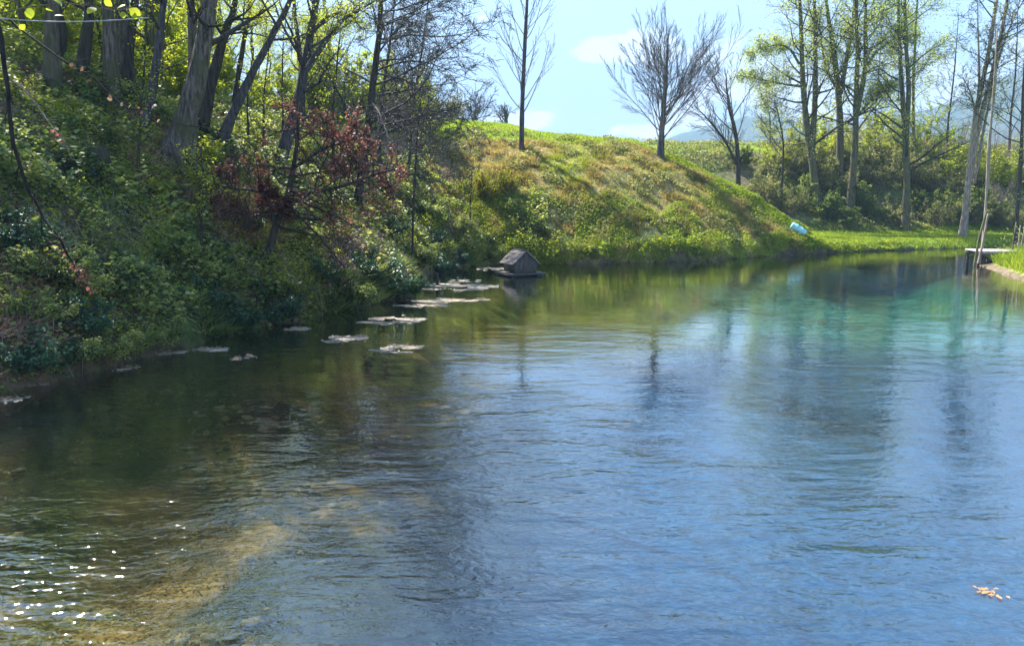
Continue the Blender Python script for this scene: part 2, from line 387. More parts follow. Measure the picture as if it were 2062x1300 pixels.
# ================================================================== ground
def axis(lo, hi, step, far, g=1.16):
    a = list(np.arange(lo, hi + 1e-6, step)); s = step; v = hi
    while v < far: s *= g; v += s; a.append(min(v, far))
    s = step; v = lo
    while v > -far: s *= g; v -= s; a.insert(0, max(v, -far))
    return np.array(a)
gx = axis(-24, 32, .28, 1900); gy = axis(-4, 66, .28, 1900)
GX, GY = np.meshgrid(gx, gy, indexing='xy'); GZ = height(GX, GY)
ny, nx = GX.shape
vid = np.arange(nx * ny).reshape(ny, nx)
GF = np.stack([vid[:-1, :-1], vid[:-1, 1:], vid[1:, 1:], vid[1:, :-1]], -1).reshape(-1, 4)
S = shore(GX, GY)
def zone_colour(x, y, z, s):
    n1 = fbm(x, y, .5, 4, 21)[..., None] + .5; n2 = fbm(x, y, 1.7, 3, 22)[..., None] + .5
    def c(*v): return np.array(v)[None, None, :]
    litter = c(.15, .11, .07) * (1 - sstep(.45, .62, n1)) + c(.07, .10, .03) * sstep(.45, .62, n1)
    berm = c(.40, .33, .15) * (1 - sstep(.4, .6, n2)) + c(.24, .27, .06) * sstep(.4, .6, n2)
    mead = c(.19, .27, .025) * (.85 + .3 * n2)
    scrub = c(.16, .14, .08) * (1 - sstep(.42, .6, n1)) + c(.13, .16, .05) * sstep(.42, .6, n1)
    left = sstep(1.5, -3.5, x + (y - 30) * .02)[..., None]
    col = berm * (1 - left) + litter * left
    plat = (sstep(8.4, 9.6, s + fbm(x, y, .4, 3, 5) * .8) * (1 - sstep(9, 14, x)) * 1.0)[..., None]
    col = col * (1 - plat) + mead * plat
    q = nose_q(x, y)
    strip = (sstep(-1.6, -1.0, q) * sstep(6, 8, x) * (1 - sstep(.5, 1.2, q)))[..., None]
    col = col * (1 - strip) + mead * .9 * strip
    sec = ((x > 9) & (q > .8) & (y > 36))[..., None]
    low = (z < .8)[..., None]
    col = np.where(sec, np.where(low, mead, scrub), col)
    field = (sec[..., 0] & (y > 55.5 + (x - 18) * .12))[..., None]
    col = np.where(field, mead, col)
    rs = right_side(x, y)[..., None]
    rsand = c(.17, .135, .09); col = np.where(rs, np.where((s < .55)[..., None], rsand, mead), col)
    toe = ((s > 0) & (s < .12) & (x > -1))[..., None]; col = np.where(toe, c(.11, .09, .06) * (.8 + .4 * n2), col)  # toe darkened as the shade of the undercut bank
    # bed
    brown = c(.19, .105, .035) * (.35 + 1.3 * sstep(.35, .65, n2)) ; olive = c(.028, .030, .016) * (.5 + n1)
    bm = (sstep(.40, .58, n1[..., 0]) * (1 - sstep(-2.4, -.6, x - (y - 8) * .12 + fbm(x, y, .5, 3, 48) * 2)))[..., None]
    dkb = olive * (1 - sstep(-1.5, 0, x)[..., None]) + c(.014, .024, .034) * sstep(-1.5, 0, x)[..., None]
    bedl = brown * bm + dkb * (1 - bm)
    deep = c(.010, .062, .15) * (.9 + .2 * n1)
    turq = c(.06, .29, .23) * (.75 + .5 * n2)
    green = c(.10, .125, .03) * (.8 + .4 * n1)  # olive put into the bed to carry the mound's reflection
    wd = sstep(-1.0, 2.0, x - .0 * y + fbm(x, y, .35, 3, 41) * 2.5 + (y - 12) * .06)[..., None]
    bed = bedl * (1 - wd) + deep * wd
    wg = (sstep(17, 21, y - .15 * x) * (1 - sstep(4.5, 8.5, x + fbm(x, y, .4, 3, 44) * 3)))[..., None]
    bed = bed * (1 - wg) + green * wg
    ex = ((x - 15) / 9.5) ** 2 + ((y - 25.5) / 7.5) ** 2 + fbm(x, y, .35, 3, 43) * 1.1
    wt = (1 - sstep(.1, 1.5, ex))[..., None] * .75
    bed = bed * (1 - wt) + turq * wt
    shal = sstep(-1.3, -.2, s + fbm(x, y, .9, 3, 47))[..., None]
    bed = bed * (1 - shal) + c(.07, .06, .03) * (.7 + .6 * n2) * shal
    return np.where((s < 0)[..., None], bed, col)
colr = zone_colour(GX, GY, GZ, S)
gm, t, out = mat_new('ground_mixed')
at_ = t.new('ShaderNodeAttribute', attribute_name='zone'); g = t.new('ShaderNodeNewGeometry')
nA = t.noise(g.outputs['Position'], 3.5, 8, .7); nB = t.noise(g.outputs['Position'], 18, 4, .7)
k1 = t.maprange(nA, .3, .7, .55, 1.45); k2 = t.maprange(nB, .3, .7, .75, 1.25)
kk = t.math('MULTIPLY', k1, k2); cmb = t.new('ShaderNodeCombineColor')
for i in range(3): t.link(kk, cmb.inputs[i])
p = t.new('ShaderNodeBsdfPrincipled'); p.inputs['Roughness'].default_value = .95; p.inputs['Specular IOR Level'].default_value = .1
t.link(t.mixc(1.0, at_.outputs['Color'], cmb.outputs[0], 'MULTIPLY'), p.inputs['Base Color'])
b = t.new('ShaderNodeBump'); b.inputs['Strength'].default_value = .8; b.inputs['Distance'].default_value = .08
t.link(nA, b.inputs['Height']); t.link(b.outputs[0], p.inputs['Normal']); t.link(p.outputs[0], out.inputs[0])
gme = new_mesh('ground', np.stack([GX, GY, GZ], -1), [GF], gm, True)
ca = gme.color_attributes.new('zone', 'FLOAT_COLOR', 'POINT')
ca.data.foreach_set('color', np.concatenate([colr, np.ones(colr.shape[:2] + (1,))], -1).astype(np.float32).ravel())
link('ground', gme, kind='structure')

# ---- water
wx = np.arange(-18, 61.01, .5); wy = np.arange(-14, 52.01, .5); WX, WY = np.meshgrid(wx, wy, indexing='xy')
vid = np.arange(WX.size).reshape(WX.shape)
WF = np.stack([vid[:-1, :-1], vid[:-1, 1:], vid[1:, 1:], vid[1:, :-1]], -1).reshape(-1, 4)
wm, t, out = mat_new('clear_water')
g = t.new('ShaderNodeNewGeometry'); pos = g.outputs['Position']
dp = t.new('ShaderNodeAttribute', attribute_name='depth')
def mapped(sx, sy, rz=0):
    mp = t.new('ShaderNodeMapping'); mp.inputs['Scale'].default_value = (sx, sy, 1); mp.inputs['Rotation'].default_value = (0, 0, rz)
    t.link(pos, mp.inputs[0]); return mp.outputs[0]
r0_ = t.noise(mapped(.55, 1.5, R_(6)), 1.5, 2, .5, .5)          # longer ripples across the view
r1 = t.noise(mapped(.8, 2.0, R_(-9)), 3.2, 2, .5, .5)
r2 = t.noise(mapped(1.0, 1.5, R_(-30)), 12.0, 2, .5, .6)         # fine chop
patch = t.maprange(t.noise(mapped(1, 1), .2, 3, .5), .38, .62, .3, 1.15)
sy = t.new('ShaderNodeSeparateXYZ'); t.link(pos, sy.inputs[0])
patch = t.math('MULTIPLY', patch, t.math('MULTIPLY', t.maprange(sy.outputs[1], 5, 14, 2.0, 1.0), t.maprange(sy.outputs[1], 6, 19, 1.0, .36)))
hgt = t.math('ADD', t.math('ADD', t.math('MULTIPLY', r0_, .022), t.math('MULTIPLY', r1, .0085)), t.math('MULTIPLY', r2, .0048))
b = t.new('ShaderNodeBump'); b.inputs['Distance'].default_value = 1.0; b.inputs['Strength'].default_value = 1.0
t.link(t.math('MULTIPLY', hgt, patch), b.inputs['Height'])
dt = t.new('ShaderNodeVectorMath', operation='DOT_PRODUCT'); t.link(b.outputs[0], dt.inputs[0]); t.link(g.outputs['Incoming'], dt.inputs[1])
F_ = t.math('MULTIPLY_ADD', t.math('POWER', t.math('SUBTRACT', 1, t.math('ABSOLUTE', dt.outputs['Value']), clamp=True), 3.0), .81, .19, clamp=True)
gl = t.new('ShaderNodeBsdfGlossy'); gl.inputs['Roughness'].default_value = .02; t.link(b.outputs[0], gl.inputs['Normal'])
# absorption with depth (Beer law): red goes first
sepd = dp.outputs['Fac']
cc = t.new('ShaderNodeCombineColor')
for i, k in enumerate((.16, .08, .10)): t.link(t.math('EXPONENT', t.math('MULTIPLY', sepd, -k)), cc.inputs[i])
tr = t.new('ShaderNodeBsdfTransparent'); t.link(cc.outputs[0], tr.inputs[0])
mx = t.new('ShaderNodeMixShader'); t.link(F_, mx.inputs[0]); t.link(tr.outputs[0], mx.inputs[1]); t.link(gl.outputs[0], mx.inputs[2])
t.link(mx.outputs[0], out.inputs[0])
wme = new_mesh('water', np.stack([WX, WY, np.zeros_like(WX)], -1), [WF], wm, True)
da = wme.attributes.new('depth', 'FLOAT', 'POINT'); da.data.foreach_set('value', np.maximum(-height(WX, WY), 0).astype(np.float32).ravel())
link('water', wme, kind='structure')

# ---- mountains
def mountain(name, r0, r1, prof, seed, col0, col1):
    azs = np.linspace(-math.pi, math.pi, 721); rs = np.linspace(0, 1, 26)
    A, Q = np.meshgrid(azs, rs, indexing='xy'); Rr = r0 + (r1 - r0) * Q
    el_ = np.interp(np.degrees(A), [p[0] for p in prof], [p[1] for p in prof])
    crest = np.tan(np.radians(el_ * .77)) * (r0 + r1) / 2
    X = np.sin(A) * Rr; Y = np.cos(A) * Rr
    Z = crest * np.sin(np.clip(Q, 0, 1) * math.pi) ** .9 * (1 + .25 * fbm(X, Y, .006, 4, seed)) + fbm(X, Y, .03, 3, seed + 9) * 14 * np.sin(Q * math.pi) - .8
    vid = np.arange(A.size).reshape(A.shape)
    F = np.stack([vid[:-1, :-1], vid[:-1, 1:], vid[1:, 1:], vid[1:, :-1]], -1).reshape(-1, 4)
    m, t, out = mat_new(name + '_forest'); g = t.new('ShaderNodeNewGeometry')
    n = t.noise(g.outputs['Position'], .02, 8, .7); n2 = t.noise(g.outputs['Position'], .2, 3)
    p = t.new('ShaderNodeBsdfPrincipled'); p.inputs['Roughness'].default_value = 1; p.inputs['Specular IOR Level'].default_value = 0
    t.link(t.mixc(t.maprange(t.math('ADD', t.math('MULTIPLY', n, .6), t.math('MULTIPLY', n2, .4)), .4, .6), col0, col1), p.inputs['Base Color'])
    t.link(p.outputs[0], out.inputs[0])
    link(name, new_mesh(name, np.stack([X, Y, Z], -1), [F], m, True), kind='structure')
def paz(px): return math.degrees(math.atan2((px - CXP) / FPX, 1.02))
mountain('mountain_range', 900, 1700, [(-180, 5), (-60, 3.2), (-20, 2.8), (paz(1240), 3.2), (paz(1300), 5.0), (paz(1400), 6.2), (paz(1500), 7.4), (paz(1560), 7.2), (paz(1640), 6.4),
         (paz(1750), 6.8), (paz(1860), 7.4), (paz(1950), 8.6), (paz(2062), 10.6), (42, 11.5), (70, 8), (180, 5)], 51, (.03, .05, .03), (.07, .09, .04))
exec_after = []

# ================================================================== floating things and small structures
def obj(name, V, F, mat, parent=None, smooth=False, **props):
    return link(name, new_mesh(name, V, [np.asarray(F)], mat, smooth), parent, **props)
def merge(parts):
    V = []; F = []; n = 0
    for v, f in parts: V.append(v); F.append(np.asarray(f) + n); n += len(v)
    return np.concatenate(V), np.concatenate(F)

# duck house
hp = hitw(1047, 556)
dh = thing('duck_house', 'small wooden duck house with pitched roof floating on a raft near the bank', 'duck house', (hp[0], hp[1] + .45, 0), R_(24)); dh.scale = (1.03, 1.03, 1.03)
for k in range(6):
    V, F = box((0, -.52 + k * .208, .075), (1.34, .195, .05)); bev(obj('deck_board', V, F, WOOD_DARK, dh))
for sx in (-.45, .45):
    V, F = box((sx, 0, .02), (.16, 1.1, .12)); bev(obj('float_beam', V, F, WOOD_DARK, dh))
bw, bd, bh, rh = .80, .86, .36, .33
# gable walls: outlines with a doorway in front, given real thickness
def gable(y, door):
    pts = [(-bw / 2, 0), (bw / 2, 0), (bw / 2, bh), (0, bh + rh), (-bw / 2, bh)]
    V = [(x, y - .012, z + .1) for x, z in pts] + [(x, y + .012, z + .1) for x, z in pts]
    F4 = [(i, (i + 1) % 5, (i + 1) % 5 + 5, i + 5) for i in range(5)]
    me = bpy.data.meshes.new('gable_wall'); me.from_pydata(V, [], F4 + [(4, 3, 2, 1, 0), (5, 6, 7, 8, 9)]); me.materials.append(WOOD_DARK); return me
link('gable_wall', gable(-bd / 2, True), dh); link('gable_wall', gable(bd / 2, False), dh)
for sx in (-1, 1):
    V, F = box((sx * (bw / 2 - .012), 0, .1 + bh / 2), (.024, bd - .03, bh)); obj('side_wall', V, F, WOOD_DARK, dh)
for k in range(5):
    x0 = -bw / 2 + (k + .5) * bw / 5; top = bh + rh * (1 - abs(x0) / (bw / 2)) - .03
    V, F = box((x0, -bd / 2 - .02, .1 + top / 2), (bw / 5 - .004, .014, top)); bev(obj('front_board', V, F, WOOD_SLATE, dh), .003)
ra = math.atan2(rh, bw / 2); rl = math.hypot(rh, bw / 2) + .14
for sx in (-1, 1):
    for k in range(3):
        c = (k + .5) / 3 * rl
        x = sx * c * math.cos(ra); z = .1 + bh + rh + .03 - c * math.sin(ra) + .012 * (2 - k)
        V, F = box((x, 0, z), (rl / 3 + .03, bd + .22, .022), tilt=roty(sx * ra)); bev(obj('roof_board', V, F, WOOD_GREY, dh))
V, F = box((0, 0, .1 + bh + rh + .055), (.09, bd + .22, .025)); obj('ridge_board', V, F, WOOD_DARK, dh)
V, F = box((-.58, -.1, .13), (.16, .5, .02), tilt=roty(-.1)); obj('landing_ramp', V, F, WOOD_GREY, dh)

# floating crusts of algae and foam, and pale sheets in place of sky glare
def raft(px, py, wpx, hpx, label, seed, name='algae_mat', cat='algae mat', mat=MAT_MAT, th=.02):
    rng = np.random.default_rng(seed); c = hitw(px, py); W_ = wpx / FPX * c[1]; 
    D_ = abs(hitw(px, py - hpx / 2)[1] - hitw(px, py + hpx / 2)[1])
    root = thing(name, label, cat, (c[0], c[1], 0), group='crusts of algae floating near the left bank' if name == 'algae_mat' else None)
    V = []; F = []; nb = 0
    # ragged sheet cut by noise, with a thin rim below water level
    n = 64; xs = np.linspace(-.5, .5, n); X, Y = np.meshgrid(xs, xs)
    msk = .95 - (X * 2 - .25 * (Y * 2)) ** 2 - (Y * 2.3) ** 2 + 4.2 * fbm(X * 3.2 + seed, Y * 4.5 + seed, 1.4, 5, seed)
    keep = msk > .30 + .55 * vnoise(X * W_ * 7, Y * D_ * 7, seed + 50)
    Z = np.where(keep, .003 + .35 * th * np.clip(msk, 0, 1) * (.4 + 1.2 * vnoise(X * W_ * 9, Y * D_ * 9, seed)), -.004)
    P = np.stack([X * W_, Y * D_, Z], -1); vid = np.arange(n * n).reshape(n, n)
    kf = keep[:-1, :-1] | keep[1:, 1:] | keep[:-1, 1:] | keep[1:, :-1]
    F = np.stack([vid[:-1, :-1], vid[:-1, 1:], vid[1:, 1:], vid[1:, :-1]], -1)[kf]
    if len(F) < 5: return root
    obj('crust', P.reshape(-1, 3), F, mat, root, True)
    nb = int(20 + W_ * 40); ii = np.argwhere(keep); pick = ii[rng.integers(0, len(ii), nb)]
    pp = P[pick[:, 0], pick[:, 1]] + np.array([0, 0, .015])
    link('leaf_litter', leaf_mesh('leaf_litter', pp, .05, rng, LEAF_DRY, flat=2.5), root, kind='stuff')
    return root
raft(792, 645, 140, 22, 'wide pinkish crust of floating algae off the bramble bank', 3)
raft(690, 682, 105, 20, 'ragged pinkish algae crust left of the largest one, close to the dark bank', 4)
raft(795, 702, 125, 18, 'long pale algae crust furthest out from the left bank', 9)
raft(492, 720, 50, 10, 'small isolated pale scrap of algae in the dark water', 6)
raft(430, 703, 80, 9, 'thin white streak of algae under the ivy bank', 7)
raft(330, 710, 90, 14, 'dull algae crust tucked against the foot of the ivy bank', 8)
raft(252, 742, 50, 8, 'little white algae streak below the trailing grass tuft', 19)
raft(85, 772, 75, 16, 'pale algae crust in the dark water at the far left', 10)
raft(20, 805, 60, 16, 'leftmost algae crust cut by the edge of the view', 11)
raft(930, 575, 150, 26, 'broad grey-white scum patch on the water left of the duck house', 12)  # this and the next three: sheets painting sky reflection on rippled water
raft(900, 605, 190, 12, 'long thin scum streak below the broad patch by the dark bush', 13)
raft(850, 615, 120, 9, 'short scum streak ending at the bramble bank', 14)
raft(1000, 541, 80, 7, 'thin white scum line behind the duck house', 15)
c = hitw(1993, 1193); rng = np.random.default_rng(18)
lr = thing('leaf_raft', 'small raft of orange leaves floating alone in the blue water at lower right', 'leaf raft', c)
for k in range(34):
    q = np.clip(rng.normal(size=2), -1.6, 1.6) * np.array([.05, .045]); q[1] += q[0] * .1
    link('leaf', leaf_mesh('leaf', np.array([[q[0], q[1], .006 + .004 * rng.random()]]), .032, rng, LEAF_ORANGE, .55, 9.0), lr)
raft(600, 662, 60, 8, 'pale algae sliver in the notch below the red beech', 23)

# stake in the water
sp = hitw(880, 574)
tb = Tubes(); P = np.array([[(0, 0, -.6), (0.01, 0, 0), (.0, .01, .38)]]) ; tb.add(P, np.array([[.05, .05, .045]]), 8, cap=True)
o = link('stake', tb.mesh('stake', BARK_DARK)); o.location = sp; o['label'] = 'short dark wooden stake standing in the water by the overhanging bush'; o['category'] = 'stake'

# blue barrel
bp = hit(1606, 471)
brl = thing('barrel', 'pale blue plastic barrel lying tilted on the foot of the grassy slope', 'barrel', (bp[0], bp[1], bp[2] + .2), 0)
prof = [(-.46, .0), (-.46, .235), (-.43, .25), (-.2, .262), (-.18, .275), (-.14, .275), (-.12, .265), (.12, .265), (.14, .275), (.18, .275), (.2, .262), (.43, .25), (.46, .235), (.46, .2), (.44, .19), (.44, 0)]
n = 20; V = []; F = []
for i, (x, r) in enumerate(prof):
    for j in range(n):
        a = 2 * math.pi * j / n; V.append((x, r * math.cos(a), r * math.sin(a)))
for i in range(len(prof) - 1):
    for j in range(n): F.append((i * n + j, i * n + (j + 1) % n, (i + 1) * n + (j + 1) % n, (i + 1) * n + j))
bo = obj('drum', V, F, BLUE_PLASTIC, brl, True)
V, F = box((.475, .0, .1), (.02, .06, .06)); bev(obj('bung', V, F, BLACK_MATT, brl))
for x in (-.16, .16):
    tb = Tubes(); a = np.linspace(0, 2 * math.pi, 25); tb.add(np.stack([np.full(25, x), .277 * np.cos(a), .277 * np.sin(a)], -1)[None], np.full((1, 25), .008), 5); link('hoop', tb.mesh('hoop', BLUE_PLASTIC), brl)
brl.rotation_euler = (0, R_(32), R_(-14)); brl.scale = (.82, .82, .82)

# jetty
jp = at(1957, 503, 29.6); jx, jy = jp[0], 29.2
jt = thing('jetty', 'low plank jetty with pale deck over dark posts at the right bank', 'jetty', (jx, jy, 0), R_(-14))
for k in range(11):
    V, F = box((.12 + k * .215, .8, .56), (.205, 1.5 + .05 * ((k * 7) % 3), .04)); bev(obj('deck_plank', V, F, WOOD_PALE, jt), .006)
for y in (.15, 1.4):
    V, F = box((1.2, y, .455), (2.4, .08, .16)); obj('joist', V, F, WOOD_DARK, jt)
for (x, y) in ((.12, .15), (.12, 1.4), (1.1, .15), (1.1, 1.4), (2.1, .15)):
    tb = Tubes(); tb.add(np.array([[(x, y, -.8), (x - .03, y, .1), (x, y, .53)]]), np.array([[.06, .055, .05]]), 8); link('post', tb.mesh('post', BARK_DARK), jt)
for k in range(9):
    V, F = box((.3 + k * .2, .24, .25), (.18, .03, .46)); obj('underdeck_shade_board', V, F, WOOD_DARK, jt)  # dark boards added for the shade under the deck
for (a, b_) in (((.12, .08, .05), (1.0, .08, .46)), ((1.1, .08, .02), (1.9, .08, .44))):
    tb = Tubes(); tb.add(np.array([[a, b_]], float), np.array([[.03, .03]]), 5); link('brace', tb.mesh('brace', WOOD_DARK), jt)
def pole(pts, Y, r0, r1, label, mat, k=12):
    W_ = np.array([at(px, py, Y) for px, py in pts]); base = W_[0].copy(); P = catmull(W_ - base, k)[None]
    tb = Tubes(); tb.add(P, np.linspace(r0, r1, k)[None], 7, cap=True)
    o = link('leaning_pole', tb.mesh('leaning_pole', mat)); o.location = base; o['label'] = label; o['category'] = 'pole'; return o
pole([(1962, 536), (1972, 480), (1987, 425)], 29.0, .05, .04, 'short thick pole leaning against the jetty front, darker of the crossed pair', BARK_MOSS)
pole([(1970, 530), (1981, 480), (1990, 430)], 29.05, .045, .035, 'short pole beside the darkest one, lashed at the jetty corner', BARK_PINK)
pole([(1978, 500), (1986, 400), (1990, 300), (2000, 190), (2008, 60)], 29.7, .05, .022, 'very tall thin pole rising from the jetty far above the shrubs', BARK_PINK)

# stick fence at the right edge
f0 = at(2038, 503, 29.5)
fn = thing('stick_fence', 'upright stick fence with rails behind the lush grass at the right edge', 'fence', (f0[0], 29.5, .35), 0)
rng = np.random.default_rng(5)
for k in range(16):
    x = .05 + k * .17; h = 1.15 + .25 * rng.random()
    tb = Tubes(); tb.add(np.array([[(x, 0, -.1), (x + .02 * rng.normal(), .02, .6), (x + .03 * rng.normal(), 0, h)]]), np.array([[.025, .022, .018]]), 6, cap=True)
    link('fence_stick', tb.mesh('fence_stick', BARK_PINK if k % 3 else BARK_MOSS), fn)
for z in (.35, .95):
    tb = Tubes(); tb.add(np.array([[(-.05, .045, z), (2.75, .045, z + .03)]]), np.array([[.02, .02]]), 6); link('fence_rail', tb.mesh('fence_rail', BARK_DARK), fn)

# ================================================================== trees
def build_tree(label, px_pts, Y, r0, mats, spec, seed, leaves=None, cat='tree', name='tree', group=None, top=None, base_hit=None,
               flare=.5, flute=0, sides=9, kt=22, extra=(), wob=.05, tip=.02, auto=False):
    """px_pts: trunk centre line in the picture at forward distance Y; the base goes to the ground"""
    rng = np.random.default_rng(seed); shift = 0.0
    if auto:
        h_ = hit(*px_pts[0]); shift = float(h_[1]) - Y; r0 = r0 * (Y + shift) / Y; Y = Y + shift
    pts = [at(a, b_, Y) for a, b_ in px_pts]
    b0 = pts[0]; b0[2] = float(height(b0[0], b0[1])) - .12
    if pts[1][2] < b0[2] + .3: pts.pop(1)
    base = b0.copy(); pts = np.array(pts) - base
    root = thing(name, label, cat, base, 0, group)
    P = catmull(pts, kt); L = np.linalg.norm(np.diff(P, axis=0), axis=1).sum()
    P[1:-1] += np.cumsum(rng.normal(size=(kt - 2, 3)) * .25, 0) * wob * np.array([1, 1, 0]) * np.sin(np.linspace(0, math.pi, kt - 2))[:, None]
    tt = np.linspace(0, 1, kt); rad = r0 * ((1 - tt) ** .75) + tip * .6
    rad = rad * (1 + flare * np.exp(-tt * L / (r0 * 3.0)))
    rad *= 1 + .05 * rng.normal(size=kt)
    tb = Tubes(); fl = flute * np.exp(-tt * L / (r0 * 9)) + flute * .25 if flute else 0
    tb.add(P[None], rad[None], sides, fl, cap=True)
    stems = [(P[None], rad[None])]
    for (ipts, rr, eY) in extra:       # further stems / big limbs given in the picture
        q = np.array([at(a, b_, eY + shift) for a, b_ in ipts]) - base
        kq = 12; Q = catmull(q, kq); rq = rr * (np.linspace(1, 0, kq) ** .7) + tip * .6
        tb.add(Q[None], rq[None], max(5, sides - 2)); stems.append((Q[None], rq[None]))
    link('trunk', tb.mesh('trunk', mats[0]), root)
    tw = Tubes(); last = None
    for (Pst, Rst) in stems:
        lv = [(Pst, Rst)]
        for s_ in spec:
            Pp, Rp = lv[-1]
            q, r = grow(rng, Pp, Rp, **{k: v for k, v in s_.items() if k != 'sides'})
            tw.add(q, r, s_.get('sides', 3)); lv.append((q, r))
        last = lv[-1][0] if last is None else np.concatenate([last, lv[-1][0]])
    if tw.V: link('branches', tw.mesh('branches', mats[1]), root)
    if leaves:
        n, size, lm, spread = leaves
        pos = sample_on(rng, last, n, .15, 1.0) + rng.normal(size=(n, 3)) * spread
        link('foliage', leaf_mesh('foliage', pos, size, rng, lm), root)
    return root

def sp_wood(m1=16, m2=7, m3=6, t0=.3, ang=.95, ratio=.28, up=.35):
    return [dict(m=m1, t0=t0, t1=.98, ang=ang, ratio=ratio, k=7, up=up, wob=.13, rr=.42, tip=.012, sides=5),
            dict(m=m2, t0=.2, t1=1, ang=.8, ratio=.5, k=5, up=.15, wob=.16, rr=.55, tip=.008, sides=3),
            dict(m=m3, t0=.15, t1=1, ang=.75, ratio=.5, k=4, up=.05, wob=.16, rr=.6, tip=.005, sides=3)]
# --- left wood, from the left edge to the right
build_tree('thick pale grey trunk at the far left standing on the dark ivy slope', [(104, 195), (106, 120), (108, 0), (112, -250), (125, -700)], 15.6, 0.18, (BARK_GREY, BARK_DARK),
           sp_wood(8, 6, 5, t0=.42), 101, (1666, .055, LEAF_SPRING, .15), flute=.10, sides=16, auto=True)
build_tree('dark trunk just right of the thick pale one at far left', [(162, 190), (168, 100), (172, 0), (170, -250), (160, -650)], 17.0, 0.148, (BARK_DARK, BARK_DARK), sp_wood(8, 6, 5, t0=.42), 102, (1333, .055, LEAF_SPRING, .15), auto=True)
build_tree('brown trunk of medium width, left one of a close pair', [(228, 210), (222, 110), (215, 0), (205, -250), (190, -700)], 16.6, 0.164, (BARK_GREY, BARK_DARK), sp_wood(8, 6, 5, t0=.42), 103, (1333, .055, LEAF_SPRING, .15), flute=.08, sides=14, auto=True)
build_tree('dark trunk, right one of a close pair, almost straight', [(254, 215), (258, 110), (266, 0), (280, -250), (300, -650)], 17.6, 0.117, (BARK_DARK, BARK_DARK), sp_wood(7, 6, 5, t0=.42), 104, (1166, .055, LEAF_SPRING, .15), auto=True)
build_tree('slim trunk bending right, alone between the close pair and the big flared tree', [(286, 285), (300, 210), (318, 110), (332, 0), (350, -250), (380, -650)], 18.5, 0.117, (BARK_SLATE, BARK_DARK), sp_wood(7, 6, 5, t0=.42), 105, (1166, .055, LEAF_SPRING, .15), auto=True)
build_tree('massive old trunk with fluted flaring roots leaning right over the bank', [(352, 330), (372, 250), (402, 130), (424, 0), (450, -230), (490, -650)], 18.2, 0.281, (BARK_GREY, BARK_DARK), sp_wood(9, 6, 5, t0=.42), 106,
           (2000, .055, LEAF_SPRING, .15), flare=1.1, flute=.15, sides=26, kt=30,
           extra=[([(352, 300), (330, 310), (300, 318), (285, 322)], .16, 17.9), ([(375, 300), (392, 335), (405, 368)], .13, 17.5), ([(360, 300), (368, 340), (380, 362)], .14, 17.4),
                  ([(384, 210), (390, 120), (384, 0), (376, -200)], .15, 18.6)], auto=True)
build_tree('dark stem close behind the massive flared trunk', [(400, 280), (425, 170), (452, 60), (470, 0), (500, -250)], 20.0, 0.156, (BARK_DARK, BARK_DARK), sp_wood(7, 6, 5, t0=.42), 107, (1166, .055, LEAF_SPRING, .15), auto=True)
build_tree('slender trunk leaning strongly right with pale lower bark', [(437, 300), (470, 225), (510, 140), (545, 70), (580, 0), (660, -180), (720, -450)], 19.4, 0.117, (BARK_SLATE, BARK_DARK), sp_wood(7, 6, 5, t0=.42), 108, (1166, .055, LEAF_SPRING, .15), auto=True)
build_tree('thin straight stem between two leaning trunks', [(466, 250), (480, 150), (494, 60), (506, 0), (530, -250)], 22.5, 0.086, (BARK_DARK, BARK_DARK), sp_wood(7, 6, 5, t0=.42), 109, (3000, .07, LEAF_SPRING, .15), auto=True)
build_tree('tall forked grey trunk curving up behind the copper beech', [(556, 350), (580, 270), (606, 180), (622, 90), (636, 0), (650, -200), (660, -560)], 19.6, 0.156, (BARK_SLATE, BARK_SLATE),
           sp_wood(12, 7, 6, t0=.3), 110, (3000, .06, LEAF_SPRING, .15), extra=[([(618, 140), (650, 90), (680, 50), (715, 25), (760, 0)], .08, 19.3), ([(625, 70), (660, 35), (700, 28), (730, 60)], .05, 19.8)], auto=True)
build_tree('tall dark trunk at the wood edge with a wide drooping net of twigs', [(716, 425), (728, 350), (745, 240), (760, 120), (770, 0), (776, -200), (772, -520)], 21.8, 0.133, (BARK_DARK, BARK_SLATE),
           [dict(m=48, t0=.18, t1=.98, ang=1.25, ratio=.34, k=9, up=-.12, wob=.12, rr=.36, tip=.014, sides=5, bias=(.95, .1, 0), shape=lambda t: 1.1 - .5 * t),
            dict(m=13, t0=.12, t1=1, ang=.75, ratio=.42, k=6, up=-.12, wob=.15, rr=.5, tip=.008, sides=3),
            dict(m=13, t0=.1, t1=1, ang=.7, ratio=.42, k=4, up=-.08, wob=.16, rr=.6, tip=.009, sides=3)], 111, (26000, .04, BUDS, .06), auto=True)
build_tree('short bare stem just right of the trunk with drooping twigs', [(765, 350), (764, 280), (772, 190), (785, 90), (800, -40)], 24.5, 0.078, (BARK_DARK, BARK_SLATE),
           [dict(m=34, t0=.2, t1=.98, ang=1.0, ratio=.42, k=7, up=.05, wob=.14, rr=.4, tip=.01, sides=4, bias=(.5, 0, 0)),
            dict(m=9, t0=.15, t1=1, ang=.7, ratio=.45, k=5, up=-.05, wob=.15, rr=.5, tip=.007, sides=3),
            dict(m=9, t0=.1, t1=1, ang=.7, ratio=.45, k=4, up=-.05, wob=.16, rr=.6, tip=.008, sides=3)], 112, (9000, .04, BUDS, .06), auto=True)
